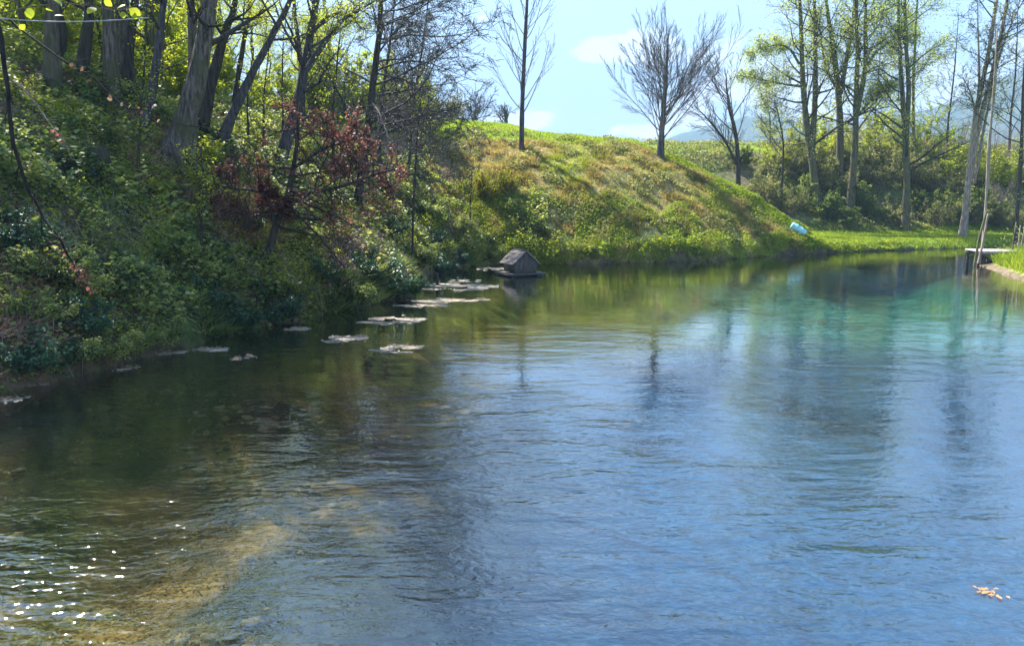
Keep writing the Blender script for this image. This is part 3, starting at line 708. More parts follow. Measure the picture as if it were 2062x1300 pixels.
build_tree('slim bare tree at the edge of the wood leaning toward the open mound', [(820, 360), (826, 290), (832, 200), (850, 90), (870, -60)], 27.5, 0.055, (BARK_SLATE, BARK_SLATE),
           [dict(m=30, t0=.15, t1=.98, ang=1.0, ratio=.45, k=7, up=.1, wob=.14, rr=.4, tip=.01, sides=4, bias=(.4, 0, 0)),
            dict(m=9, t0=.15, t1=1, ang=.7, ratio=.45, k=5, up=0, wob=.15, rr=.5, tip=.008, sides=3),
            dict(m=6, t0=.1, t1=1, ang=.7, ratio=.45, k=4, up=0, wob=.16, rr=.6, tip=.006, sides=3)], 113, (9000, .04, BUDS, .06), auto=True)
# --- copper beech in front of the wood
rng = np.random.default_rng(77)
build_tree('young copper beech with red-brown leaves at the foot of the wood', [(540, 525), (556, 455), (578, 400), (592, 330), (600, 260), (604, 205)], 16.8, .075, (BARK_DARK, BARK_DARK),
           [dict(m=26, t0=.2, t1=.98, ang=1.4, ratio=.58, k=7, up=-.05, wob=.1, rr=.5, tip=.008, sides=4, shape=lambda t: 1.35 - 1.0 * t, bias=(.3, 0, 0)),
            dict(m=9, t0=.15, t1=1, ang=.6, ratio=.4, k=5, up=-.02, wob=.1, rr=.5, tip=.005, sides=3),
            dict(m=4, t0=.2, t1=1, ang=.6, ratio=.4, k=3, up=0, wob=.12, rr=.6, tip=.004, sides=3)], 114, (9500, .07, LEAF_COPPER, .05), name='copper_beech',
           extra=[([(556, 455), (548, 430), (540, 405), (520, 380)], .04, 16.7), ([(578, 395), (640, 385), (700, 372), (760, 350), (800, 340)], .03, 16.6),
                  ([(575, 400), (520, 385), (470, 380), (420, 372)], .03, 16.8), ([(590, 340), (650, 300), (700, 285), (735, 270)], .025, 16.9)])
# --- trees on the mound
build_tree('slender bare tree standing alone on the crest of the mound', [(1050, 292), (1051, 235), (1056, 120), (1062, 0), (1066, -130), (1070, -240)], 37.5, .12, (BARK_SLATE, BARK_HAZE),
           [dict(m=44, t0=.2, t1=.97, ang=.72, ratio=.29, k=9, up=.6, wob=.05, rr=.22, tip=.012, sides=4, shape=lambda t: 1.15 - .8 * t),
            dict(m=6, t0=.25, t1=.95, ang=.5, ratio=.38, k=5, up=.35, wob=.07, rr=.5, tip=.009, sides=3),
            dict(m=3, t0=.3, t1=.95, ang=.5, ratio=.4, k=3, up=.2, wob=.08, rr=.6, tip=.007, sides=3)], 115, flare=.25, wob=.02)
build_tree('vase-shaped bare tree at the end of the mound crest with a fan of upright branches', [(1330, 294), (1333, 262), (1338, 200), (1343, 130), (1346, 60)], 40.0, .18, (BARK_SLATE, BARK_HAZE),
           [dict(m=38, t0=.11, t1=.62, ang=.72, ratio=.85, k=9, up=.34, wob=.05, rr=.2, tip=.012, sides=4, shape=lambda t: 1.12 - .85 * t),
            dict(m=12, t0=.2, t1=.97, ang=.42, ratio=.40, k=5, up=.2, wob=.08, rr=.5, tip=.008, sides=3),
            dict(m=10, t0=.2, t1=.95, ang=.4, ratio=.4, k=3, up=.15, wob=.07, rr=.6, tip=.008, sides=3)], 116, flare=.3, wob=.02)
build_tree('bare many-branched tree leaning left behind the end of the mound', [(1492, 360), (1484, 300), (1470, 220), (1464, 190), (1462, 150)], 47.0, .15, (BARK_DARK, BARK_HAZE),
           [dict(m=20, t0=.15, t1=.95, ang=.75, ratio=.5, k=8, up=.4, wob=.06, rr=.4, tip=.016, sides=4),
            dict(m=8, t0=.2, t1=.95, ang=.5, ratio=.42, k=5, up=.2, wob=.08, rr=.5, tip=.011, sides=3),
            dict(m=5, t0=.2, t1=.95, ang=.45, ratio=.4, k=3, up=.15, wob=.08, rr=.6, tip=.009, sides=3)], 117, flare=.3,
           extra=[([(1488, 340), (1460, 285), (1425, 240), (1400, 215)], .08, 47.0)])
# --- leafing trees on the right
def sp_right(m1=22, t0=.2, ratio=.26):
    return [dict(m=m1, t0=t0, t1=.98, ang=1.05, ratio=ratio, k=7, up=.35, wob=.12, rr=.38, tip=.016, sides=4),
            dict(m=8, t0=.2, t1=1, ang=.8, ratio=.5, k=5, up=.12, wob=.14, rr=.5, tip=.011, sides=3),
            dict(m=6, t0=.15, t1=1, ang=.7, ratio=.48, k=4, up=.0, wob=.14, rr=.6, tip=.008, sides=3)]
build_tree('leftmost tall leafing tree on the right, trunk dividing into a narrow V', [(1644, 390), (1636, 320), (1626, 260), (1618, 170), (1613, 60), (1608, -60), (1600, -300)], 50, .26, (BARK_MOSS, BARK_DARK), sp_right(), 118,
           (15000, .11, LEAF_PALE, .25), extra=[([(1634, 300), (1641, 200), (1642, 100), (1640, 0), (1638, -200)], .2, 50), ([(1618, 175), (1580, 170), (1530, 160), (1485, 152)], .08, 50), ([(1610, 130), (1585, 95), (1540, 95), (1510, 110)], .07, 50)])
build_tree('tall tree forking into several stems above the brush, second from the left', [(1690, 350), (1692, 270), (1690, 195), (1682, 110), (1668, 20), (1655, -80), (1640, -260)], 52, .25, (BARK_MOSS, BARK_DARK), sp_right(20), 119,
           (12000, .11, LEAF_PALE, .25), extra=[([(1692, 190), (1706, 110), (1718, 40), (1722, -100)], .17, 52), ([(1686, 180), (1665, 140), (1655, 90), (1648, 20)], .1, 52)])
build_tree('tall tree with long limbs arching right over the brush', [(1716, 365), (1722, 290), (1724, 220), (1728, 130), (1726, 50), (1724, -60), (1722, -260)], 49, .22, (BARK_MOSS, BARK_DARK), sp_right(20), 120,
           (12000, .11, LEAF_PALE, .25), extra=[([(1722, 240), (1742, 140), (1742, 60), (1744, 0), (1750, -200)], .16, 49), ([(1740, 140), (1770, 100), (1810, 75), (1850, 72)], .08, 49), ([(1730, 230), (1765, 190), (1800, 172)], .07, 49)])
build_tree('tall mossy tree, rightmost of the leafing group', [(1824, 435), (1826, 370), (1824, 290), (1818, 200), (1812, 100), (1810, 0), (1808, -250)], 47, .22, (BARK_MOSS, BARK_DARK), sp_right(), 121,
           (15000, .11, LEAF_PALE, .25), extra=[([(1824, 280), (1830, 180), (1824, 80), (1822, -60), (1830, -200)], .15, 47)])
build_tree('slim leafing tree close right of the mossy one', [(1838, 380), (1840, 290), (1838, 180), (1842, 80), (1850, -40), (1856, -180)], 54, .13, (BARK_MOSS, BARK_DARK), sp_right(18), 122, (7000, .13, LEAF_PALE, .18))
build_tree('clump of long bare stems leaning right beside the tall pole', [(1948, 375), (1955, 320), (1968, 220), (1990, 110), (2008, 0), (2030, -150), (2060, -350)], 43, .17, (BARK_PINK, BARK_DARK),
           sp_right(14, .35, .2), 123, (1500, .10, LEAF_PALE, .15),
           extra=[([(1952, 360), (1970, 260), (1998, 150), (2022, 40), (2035, -60), (2060, -220)], .15, 43), ([(1958, 355), (1965, 250), (1972, 160), (1970, 80), (1968, 0)], .08, 43),
                  ([(1950, 350), (1962, 240), (1955, 190), (1935, 150)], .06, 43), ([(1990, 380), (1996, 250), (2006, 150), (2004, 40)], .05, 42), ([(1962, 370), (1985, 240), (2014, 110), (2045, 30), (2062, 0)], .07, 43)])
for i, (pp, Y, rr_, lab) in enumerate([([(1905, 330), (1910, 240), (1922, 140), (1930, 30)], 56, .08, 'slim bare tree between the leafing group and the leaning stems'),
                                       ([(2030, 330), (2036, 230), (2046, 120), (2050, 0)], 58, .09, 'slim bare tree far behind the tall pole at right'),
                                       ([(1760, 320), (1762, 240), (1770, 150), (1776, 40)], 60, .08, 'slim leafing tree far behind the gap left of the mossy tree'),
                                       ([(1548, 330), (1550, 270), (1546, 220), (1540, 170)], 58, .06, 'thin young leafing tree at the field edge')]):
    build_tree(lab, pp, Y, rr_, (BARK_DARK, BARK_DARK), sp_right(18, .15, .32), 160 + i, (2600, .11, LEAF_PALE, .2) if i > 1 else None)
build_tree('young bare tree at the right edge behind the fence', [(2052, 420), (2056, 330), (2060, 220), (2066, 100), (2075, -40)], 40, .1, (BARK_DARK, BARK_DARK), sp_right(20, .15, .3), 124, (2500, .09, LEAF_PALE, .15))
build_tree('small shrubby tree with sparse olive leaves left of the V-trunk tree', [(1575, 370), (1578, 310), (1572, 250), (1560, 200)], 49, .07, (BARK_DARK, BARK_DARK), sp_right(16, .1, .5), 125, (2600, .10, LEAF_SCRUB, .15))
# far bushes on the meadow skyline
for i, (px, py, Y, hpx, lab, lm) in enumerate([(1020, 258, 66, 42, 'round bare bush on the skyline left of the lone slender tree', None), (955, 252, 70, 44, 'hazy bare shrub on the skyline near the wood edge', None),
                                            (908, 250, 64, 42, 'yellowish leafing shrub on the skyline at the wood edge', LEAF_YELLOW)]):
    build_tree(lab, [(px, py), (px + 1, py - hpx * .5), (px + 2, py - hpx)], Y, .12, (BARK_SLATE, BARK_SLATE),
               [dict(m=18, t0=.05, t1=.7, ang=.9, ratio=.9, k=6, up=.2, wob=.15, rr=.5, tip=.022, sides=3, shape=lambda t: 1 - .3 * t),
                dict(m=9, t0=.2, t1=1, ang=.8, ratio=.45, k=4, up=.1, wob=.15, rr=.5, tip=.015, sides=3),
                dict(m=5, t0=.2, t1=1, ang=.8, ratio=.45, k=3, up=.1, wob=.15, rr=.5, tip=.012, sides=3)], 130 + i, (1800, .12, lm, .15) if lm else None, cat='shrub', name='skyline_shrub')

# --- background wood on the left: four kinds copied
def bg_tree(seed, h, r, lm, nleaf, lsize, bark):
    rng = np.random.default_rng(seed); k = 14
    P = np.zeros((k, 3)); P[:, 2] = np.linspace(0, h, k); P[1:, :2] = np.cumsum(rng.normal(size=(k - 1, 2)) * .09, 0)
    rad = r * np.linspace(1, 0, k) ** .8 + .012
    root = thing('woodland_tree', 'x', 'tree'); tb = Tubes(); tb.add(P[None], rad[None], 6); link('trunk', tb.mesh('trunk', bark), root)
    tw = Tubes(); a = grow(rng, P[None], rad[None], 22, .12, .98, 1.0, .26, 6, .3, .14, .4, .014); tw.add(*a, 4)
    b_ = grow(rng, *a, 7, .15, 1, .8, .5, 4, .1, .15, .5, .009); tw.add(*b_, 3)
    link('branches', tw.mesh('branches', bark), root)
    pos = sample_on(rng, b_[0], nleaf, .1, 1) + rng.normal(size=(nleaf, 3)) * .2
    link('foliage', leaf_mesh('foliage', pos, lsize, rng, lm), root)
    return root
protos = [(bg_tree(201, 13, .14, LEAF_SPRING, 3500, .10, BARK_DARK), 'slender dark-stemmed tree with fresh leaves deep in the left wood'),
          (bg_tree(202, 10, .09, LEAF_SPRING, 4500, .11, BARK_MOSS), 'young mossy-stemmed tree glowing yellow-green behind the left wood'),
          (bg_tree(203, 15, .17, LEAF_SPRING, 3000, .09, BARK_GREY), 'tall grey-stemmed leafing tree at the back of the left wood'),
          (bg_tree(204, 6, .05, LEAF_SPRING, 6000, .09, BARK_DARK), 'low leafy sapling in the undergrowth of the left wood')]
rng = np.random.default_rng(61); cnt = [0] * 4
spots = []
tries = 0
while len(spots) < 42 and tries < 4000:
    tries += 1
    Y = rng.uniform(20, 46); px = rng.uniform(-60, 800 if Y < 30 else 700)
    X = (px - CXP) / FPX * Y
    if shore(np.array([X]), np.array([Y]))[0] < 6.5: continue
    if px > 470 and px < 600 and Y < 40: continue
    if any((X - a) ** 2 + (Y - b_) ** 2 < 1.6 ** 2 for a, b_, _ in spots): continue
    spots.append((X, Y, px))
for (X, Y, px) in spots:
    k = int(rng.choice(4, p=[.3, .3, .15, .25])); pr, lab = protos[k]; z = float(height(X, Y)) - .1
    grp = 'background trees of the left wood: ' + lab.split(' ')[0] + ' kind'
    if cnt[k] == 0:
        pr.location = (X, Y, z); pr.rotation_euler = (0, 0, rng.random() * 6); pr['label'] = lab; pr['group'] = grp
    else: copy_thing(pr, (X, Y, z), rng.random() * 6.28, rng.uniform(.75, 1.2), lab, grp)
    cnt[k] += 1
# out of view, but mirrored in the water: woods going on left of the frame
for (X, Y, s_) in ((-18, 14, 1.1), (-20, 18, 1.2), (-17, 9, 1.0)):
    copy_thing(protos[0][0], (X, Y, float(height(X, Y)) - .1), X * 1.7, s_, protos[0][1], protos[0][0]['group'])

UND = []
rngu = np.random.default_rng(515)
while len(UND) < 34:
    Y = rngu.uniform(24, 44); px = rngu.uniform(-20, 860); X = (px - CXP) / FPX * Y
    if shore(np.array([X]), np.array([Y]))[0] < 7.5 or (470 < px < 600 and Y < 40): continue
    if any((X - a) ** 2 + (Y - b_) ** 2 < 1.2 ** 2 for a, b_ in UND): continue
    UND.append((X, Y))
build_tree('dark blue-green evergreen crown in the top left corner behind the thick pale trunk', [(36, 150), (38, 100), (42, 0), (48, -250)], 31.0, .2, (BARK_DARK, BARK_DARK), sp_wood(30, 9, 5, t0=.3, ang=1.3, ratio=.2, up=-.2), 140, (26000, .12, LEAF_DEEP, .15))
# thin saplings near
sap = [([(278, 372), (281, 300), (284, 220), (290, 120), (296, 20)], 16.6, .022, 'thin upright sapling in front of the big flared trunk, left side'),
       ([(532, 330), (534, 260), (538, 180), (545, 60)], 24, .03, 'thin dark sapling against the bright meadow gap, left of two'),
       ([(566, 320), (568, 250), (566, 180), (572, 60)], 25, .035, 'thin dark sapling against the bright meadow gap, right of two'),
       ([(506, 340), (503, 280), (500, 200), (512, 90)], 23, .03, 'thin sapling left of the bright meadow gap'),
       ([(672, 330), (670, 260), (676, 160), (690, 20)], 25, .04, 'thin stem rising behind the right half of the copper beech'),
       ([(828, 470), (832, 420), (836, 340), (840, 270), (850, 180)], 25.0, .035, 'thin grey sapling on the slope below the drooping twigs'),
       ([(946, 470), (948, 440), (948, 400), (950, 345)], 31, .03, 'thin sapling stem in the yellow-green weeds of the mound'),
       ([(404, 480), (402, 430), (400, 370), (404, 290)], 14.8, .018, 'very thin sapling on the ivy slope left of the copper beech')]
for i, (pp, Y, r, lab) in enumerate(sap):
    build_tree(lab, pp, Y, r, (BARK_DARK, BARK_DARK), [dict(m=12, t0=.25, t1=.98, ang=.8, ratio=.25, k=5, up=.3, wob=.12, rr=.5, tip=.006, sides=3),
               dict(m=5, t0=.2, t1=1, ang=.7, ratio=.45, k=4, up=.1, wob=.14, rr=.6, tip=.004, sides=3)], 300 + i, (500, .055, LEAF_SPRING, .06), name='sapling', cat='sapling', sides=6, flare=.1)

# stump
sp_ = hit(208, 352)
tb = Tubes(); k = 7; P = np.zeros((1, k, 3)); P[0, :, 2] = np.linspace(-.2, .55, k); P[0, :, 0] = np.linspace(0, -.06, k)
tb.add(P, (np.array([.34, .27, .23, .21, .20, .19, .17]))[None], 18, .16 * np.ones(k), 5, cap=True)
o = link('stump', tb.mesh('stump', BARK_DARK)); o.location = sp_; o['label'] = 'dark broken tree stump in the ivy below the close pair of trunks'; o['category'] = 'tree stump'

# ---- shrubs
def shrub_mesh_root(seed, h, wdt, lm, nleaf, lsize, bark, label, name='shrub', nst=14, flat=.5, ang=.7):
    rng = np.random.default_rng(seed); root = thing(name, label, 'shrub')
    k = 6; P = np.zeros((nst, k, 3)); az_ = rng.random(nst) * 6.28; lean = rng.random(nst) ** .6 * wdt
    for j in range(k):
        f = j / (k - 1); P[:, j, 0] = np.cos(az_) * lean * f ** .8; P[:, j, 1] = np.sin(az_) * lean * f ** .8
        P[:, j, 2] = h * (f - .28 * f * f * (lean / wdt)) * (.7 + .3 * np.sin(az_ * 3 + 1)) 
    P += rng.normal(size=P.shape) * .03 * np.linspace(0, 1, k)[None, :, None]; P[:, :, 2] -= .1
    Rr = np.linspace(1, .3, k)[None, :] * np.full((nst, 1), .018)
    tw = Tubes(); tw.add(P, Rr, 4)
    a = grow(rng, P, Rr, 8, .2, 1, ang, .42, 5, .15, .14, .6, .006); tw.add(*a, 3)
    b_ = grow(rng, *a, 4, .2, 1, .7, .45, 3, .0, .14, .6, .005); tw.add(*b_, 3)
    link('stems', tw.mesh('stems', bark), root)
    if nleaf:
        pos = sample_on(rng, b_[0], nleaf, 0, 1) + rng.normal(size=(nleaf, 3)) * .05
        link('foliage', leaf_mesh('foliage', pos, lsize, rng, lm, flat=flat), root)
    return root
kinds = {
 'ivy': shrub_mesh_root(401, .9, .9, LEAF_DEEP, 5200, .075, BARK_DARK, 'x', nst=18),
 'bram': shrub_mesh_root(402, .7, 1.0, LEAF_IVY, 5200, .07, BARK_DARK, 'x', nst=18),
 'scrub': shrub_mesh_root(403, 2.4, 1.5, LEAF_SCRUB, 5500, .11, BARK_PINK, 'x', nst=20),
 'green': shrub_mesh_root(404, 2.0, 1.4, LEAF_MID, 6500, .12, BARK_DARK, 'x', nst=18),
 'gold': shrub_mesh_root(405, 2.6, 1.4, LEAF_SPRING, 5000, .11, BARK_MOSS, 'x', nst=18),
 'fresh': shrub_mesh_root(408, 2.6, 1.5, LEAF_SPRING, 6500, .12, BARK_MOSS, 'x', nst=18),
 'bare': shrub_mesh_root(406, 2.6, 1.5, None, 0, .1, BARK_PINK, 'x', nst=26),
 'yell': shrub_mesh_root(407, 1.3, .75, LEAF_YELLOW, 4200, .07, BARK_MOSS, 'x', nst=26, ang=.35)}
SHR2 = []
rs_ = np.random.default_rng(4242)
used = set()
GR = 'shrubs of the banks'
GU = 'fresh-leaved bushes in the left wood'
def place_shrub(kind, px, py, sc, label, rz, world=None, dz=0):
    p = hit(px, py) if world is None else np.array([world[0], world[1], float(height(*world))])
    p = p + np.array([0, 0, dz]); r = kinds[kind]
    if kind not in used:
        used.add(kind); r.location = [float(v) for v in p]; r.rotation_euler = (0, 0, rz); r.scale = (sc,) * 3; r['label'] = label; r['group'] = GU if kind == 'fresh' else GR
    else: copy_thing(r, p, rz, sc, label, GU if kind == 'fresh' else GR)
SHR = [('ivy', 60, 742, .75, 'dark glossy shrub hanging over the water at the far left'), ('bram', 150, 722, .6, 'low bramble over the shadowed water edge, left of the trailing grass'),
       ('bram', 240, 705, .65, 'bramble with grassy strands trailing into the water'), ('bram', 320, 680, .65, 'arched bramble over a dark hollow at the water edge'),
       ('ivy', 560, 640, .75, 'blue-green shrub reaching the water left of the dark notch'), ('ivy', 470, 655, .6, 'small dark shrub at the water edge between brambles'),
       ('bram', 690, 600, .8, 'brown-tinged bramble above the dark notch in the bank'), ('ivy', 790, 590, 1.0, 'dense deep green shrub bulging over the pale algae'),
       ('ivy', 740, 560, .9, 'deep green shrub behind the bulging one'), ('ivy', 880, 545, .8, 'very dark bush overhanging the stake in the water'),
       ('ivy', 925, 530, .6, 'dark low shrub in the corner where wood meets mound'), ('bram', 985, 518, .7, 'bright low bramble at the left foot of the mound'),
       ('bram', 100, 560, .9, 'ivy thicket halfway up the left slope'), ('ivy', 30, 500, .8, 'dark ivy clump on the slope at the left edge'), ('bram', 620, 480, .8, 'sunlit bramble right of the copper beech foot'),
       ('ivy', 780, 470, .9, 'dark bramble below the drooping twigs'), ('ivy', 500, 460, .6, 'shadowed shrub left of the copper beech foot'),
       ('yell', 985, 400, 1.25, 'bright yellow-green upright shrub on the mound below the lone tree'), ('yell', 1020, 385, .8, 'smaller yellow-green shrub right of the upright one'),
       ('green', 1190, 520, .32, 'small dark green tuft at the foot of the mound, left'), ('green', 1405, 515, .3, 'small dark green tuft at the foot of the mound, right'),
       ('green', 1490, 335, .8, 'dark shrub round the foot of the left-leaning bare tree'), ('scrub', 1540, 400, .9, 'brownish scrub right behind the mown edge of the mound'),
       ('scrub', 1590, 430, .8, 'grey scrub just above the blue barrel'), ('green', 1660, 440, .9, 'green bush under the V-trunk tree'),
       ('scrub', 1600, 350, 1.0, 'tangled scrub left of the V-trunk tree, upper slope'), ('bare', 1570, 320, .8, 'bare twiggy shrub at the field edge'),
       ('gold', 1600, 310, .9, 'golden-green bush at the field edge behind the V-trunk tree'), ('green', 1710, 420, 1.0, 'rounded green bush mid slope between the tall trees'),
       ('gold', 1680, 340, 1.1, 'olive-gold bush behind the forked tree'), ('green', 1750, 440, .8, 'dark green bush low on the slope'),
       ('scrub', 1770, 380, 1.1, 'pale tangled scrub between the arching tree and the mossy tree'), ('gold', 1780, 320, 1.1, 'gold-green bush on the upper slope left of the mossy tree'),
       ('scrub', 1800, 450, .8, 'low grey scrub left of the mossy tree root'), ('green', 1860, 430, .9, 'green bush right of the mossy tree root'),
       ('bare', 1870, 340, 1.1, 'bare pinkish thicket on the slope right of the mossy tree'), ('gold', 1850, 330, 1.0, 'tawny bush behind the mossy tree'),
       ('scrub', 1900, 400, 1.2, 'light tangled scrub left of the leaning stems'), ('bare', 1930, 320, 1.3, 'tall bare thicket behind the leaning stems'),
       ('gold', 1940, 330, 1.0, 'tawny bush left behind the leaning stems'), ('scrub', 1950, 450, 1.0, 'grey-green scrub left of the jetty'), ('green', 1985, 430, 1.0, 'dark green bush behind the jetty poles'),
       ('bare', 2010, 430, 1.0, 'dense bare brush behind the jetty'), ('gold', 2050, 380, 1.3, 'sunlit golden bush at the right edge'), ('scrub', 2035, 460, .9, 'brown brush behind the stick fence'),
       ('bare', 1700, 310, 1.2, 'bare twiggy thicket on the skyline behind the forked tree'), ('bare', 1790, 310, 1.2, 'bare thicket on the skyline left of the mossy tree'), ('bare', 2000, 340, 1.4, 'high bare thicket right of the leaning stems'),
       ('gold', 1645, 330, .9, 'yellow-green bush just right of the V-trunk base'), ('green', 1615, 400, .9, 'mid green bush left of the V-trunk base'), ('scrub', 1845, 380, 1.0, 'mixed scrub halfway up behind the mossy tree'),
       ('scrub', 1690, 390, 1.0, 'mixed scrub at the base of the forked tree'), ('gold', 1975, 380, 1.0, 'thin golden scrub under the leaning stems')]
rng = np.random.default_rng(8)
for X, Y in UND: place_shrub('fresh', 0, 0, rng.uniform(.8, 1.5), 'bushy undergrowth with fresh yellow-green leaves lit from behind in the left wood', rng.random() * 6, (X, Y))
EXTRA = [('bram', 180, 600, .7, 'low bramble on the left slope above the arched one'), ('ivy', 260, 560, .55, 'dark ivy mound on the left slope under the pale twigs'), ('bram', 350, 520, .7, 'leggy bramble in a sunlit patch of the left slope'),
 ('bram', 440, 560, .7, 'bramble thicket above the water between two dark shrubs'), ('ivy', 400, 610, .6, 'deep green ivy bulge low on the left slope'), ('bram', 60, 640, .7, 'bramble low at the left edge above the black water'),
 ('ivy', 170, 660, .6, 'ivy bulge low on the slope near the trailing strands'), ('gold', 330, 400, .22, 'small bright leafy plant below the flared roots'), ('gold', 470, 420, .22, 'small bright leafy plant left of the beech foot'),
 ('gold', 660, 440, .25, 'fresh green plant between the beech and the drooping tree'), ('ivy', 640, 560, .6, 'dark ivy above the notch in the bank'), ('bram', 590, 590, .6, 'russet bramble beside the dark notch'),
 ('gold', 610, 330, .3, 'fresh bush behind the upper part of the copper beech'), ('gold', 420, 330, .28, 'fresh bush right of the flared roots'), ('bram', 840, 520, .8, 'bramble right above the very dark bush'),
 ('bram', 860, 430, .8, 'greyish bramble on the shady end of the mound'), ('bram', 920, 460, .8, 'greyish bramble lower on the shady end of the mound'), ('ivy', 870, 490, .7, 'dark ivy clump at the shady foot of the mound'),
 ('gold', 1660, 300, 1.3, 'tall leafing bush on the skyline by the V-trunk'), ('gold', 1745, 300, 1.3, 'tall leafing bush on the skyline by the arching tree'), ('gold', 1870, 310, 1.4, 'tall tawny-green bush on the skyline right of the mossy tree'),
 ('scrub', 1720, 345, 1.3, 'high pale scrub between the forked and arching trees'), ('scrub', 1810, 355, 1.3, 'high pale scrub hiding the mossy tree foot'), ('gold', 1905, 360, 1.2, 'leafing bush mid slope left of the leaning stems'),
 ('green', 1930, 440, .9, 'green bush low on the slope left of the jetty'), ('scrub', 1885, 455, .8, 'low scrub at the back of the flat bank'), ('green', 1700, 455, .7, 'low green bush at the back of the flat bank'),
 ('gold', 1560, 345, 1.0, 'yellow-green bush at the field edge near the mound'), ('scrub', 1640, 360, 1.1, 'scrub at the base of the V-trunk'), ('gold', 2000, 380, 1.1, 'golden-green bush behind the tall pole')]
for kind, px, py, sc, lab in SHR + EXTRA: place_shrub(kind, px, py, sc, lab, rng.random() * 6.28)

# ================================================================== ground cover
def scatter(n, x0, x1, y0, y1, rng, cond):
    out = []; tot = 0
    while tot < n:
        x = rng.uniform(x0, x1, n); y = rng.uniform(y0, y1, n); s = shore(x, y)
        k = (s > .02) & cond(x, y, s)
        out.append(np.stack([x[k], y[k]], -1)); tot += int(k.sum())
        if not k.any(): break
    a = np.concatenate(out)[:n]; return a[:, 0], a[:, 1]
def infrus(x, y, m=1.5): return (np.abs(x) < (y + m) * .72)
rng = np.random.default_rng(900)
# ivy and low leaves on the left bank
dens = lambda x, y, s: (x < 1.5) & (s < 10.5) & infrus(x, y) & (rng.random(x.shape) < np.clip((16 / np.maximum(y, 8)) ** 1.3, .15, 1)) & (rng.random(x.shape) < .35 + .65 * sstep(-.12, .05, fbm(x, y, .8, 3, 61)))
x, y = scatter(150000, -15, 1.5, 7, 34, rng, dens)
kp = ((fbm(x, y, .55, 3, 71) < .06) | (rng.random(len(x)) < .18)) & (rng.random(len(x)) < .72); x, y = x[kp], y[kp]
hh = .8 * np.clip(fbm(x, y, 1.1, 4, 62) * 4.0 + .25, 0.02, 1)
z = height(x, y) + hh * rng.random(len(x)) ** .5
link('ivy_cover', leaf_mesh('ivy_cover', np.stack([x, y, z], -1), .085 * (.9 + y / 60), rng, LEAF_IVY, .75, .8), kind='stuff', label='dark ivy and low green leaves covering the left bank under the trees', category='ivy')
x, y = scatter(26000, -15, 1.5, 7, 34, rng, lambda x, y, s: (x < 1) & (s < 11) & infrus(x, y) & (fbm(x, y, .6, 3, 66) > .06))
z = height(x, y) + .12 + .2 * rng.random(len(x))
link('green_herbs', leaf_mesh('green_herbs', np.stack([x, y, z], -1), .075, rng, LEAF_SPRING, .45, .5), kind='stuff', label='fresh yellow-green herbs in sunny patches on the left bank', category='herbs')
x, y = scatter(34000, -15, 0, 7, 30, rng, lambda x, y, s: (s < 11) & infrus(x, y) & (fbm(x, y, .55, 3, 71) > .05))
z = height(x, y) + .03 + .08 * rng.random(len(x))
link('leaf_litter', leaf_mesh('leaf_litter', np.stack([x, y, z], -1), .08, rng, LEAF_DRY, .6, 1.2), kind='stuff', label='brown dead leaves lying between the ivy on the left bank', category='leaf litter')
x = rng.uniform(-9, 1.5, 60000); y = rng.uniform(3, 15, 60000)
s_ = shore(x, y); k = (s_ < -.25) & (fbm(x, y, .55, 3, 121) > .0 + sstep(-2.5, -1, x) * .6) & infrus(x, y, 2); x, y = x[k], y[k]
z = height(x, y); z = np.minimum(z + (.03 + .2 * rng.random(len(x)) ** 2) * np.clip(-z, 0, 1), -.03)
link('water_weeds', leaf_mesh('water_weeds', np.stack([x, y, z], -1), .055, rng, LEAF_WEED, .28, 1.2), kind='stuff', label='brown and olive water weeds under the clear surface at lower left', category='water weeds')
ns = 1100; x = rng.uniform(-8, .5, ns * 3); y = rng.uniform(3, 13, ns * 3); s_ = shore(x, y)
k = (s_ < -.3) & infrus(x, y, 2) & (rng.random(ns * 3) < sstep(-1.4, -3.2, x + fbm(x, y, .6, 3, 155) * 2)) & (fbm(x, y, .8, 3, 156) > -.08); x, y = x[k][:ns], y[k][:ns]; n_ = len(x)
ph = np.arange(8) * math.pi / 4
ring = lambda rr, zz: np.stack([np.cos(ph) * rr, np.sin(ph) * rr, np.full(8, zz)], -1)
unit = np.concatenate([ring(1, -.2), ring(.95, .35), ring(.5, .8), [[0, 0, .92]]])
q4 = np.array([(a * 8 + j, a * 8 + (j + 1) % 8, a * 8 + 8 + (j + 1) % 8, a * 8 + 8 + j) for a in range(2) for j in range(8)]); q3 = np.array([(16 + j, 16 + (j + 1) % 8, 24) for j in range(8)])
sz = .02 + .09 * rng.random(n_) ** 3; V = unit[None] * (sz[:, None] * np.array([1, 1, .6]))[:, None, :] * (1 + .18 * rng.normal(size=(n_, 25, 1)))
rot = rng.random(n_) * 6.28; cs, sn = np.cos(rot)[:, None], np.sin(rot)[:, None]
V = np.stack([V[..., 0] * cs * 1.2 - V[..., 1] * sn * .8, V[..., 0] * sn * 1.2 + V[..., 1] * cs * .8, V[..., 2]], -1) + np.stack([x, y, np.minimum(height(x, y), -.15)], -1)[:, None]
o_ = (np.arange(n_) * 25)[:, None, None]
link('bed_stones', new_mesh('bed_stones', V, [(q4[None] + o_).reshape(-1, 4), (q3[None] + o_).reshape(-1, 3)], leaf_mat('stone_mix', [(0, (.02, .02, .016)), (.5, (.10, .065, .03)), (.85, (.24, .15, .06)), (1, (.42, .30, .17))], 0, .2, .8), True), kind='stuff', label='brown and ochre stones on the shallow bed at lower left', category='stones')
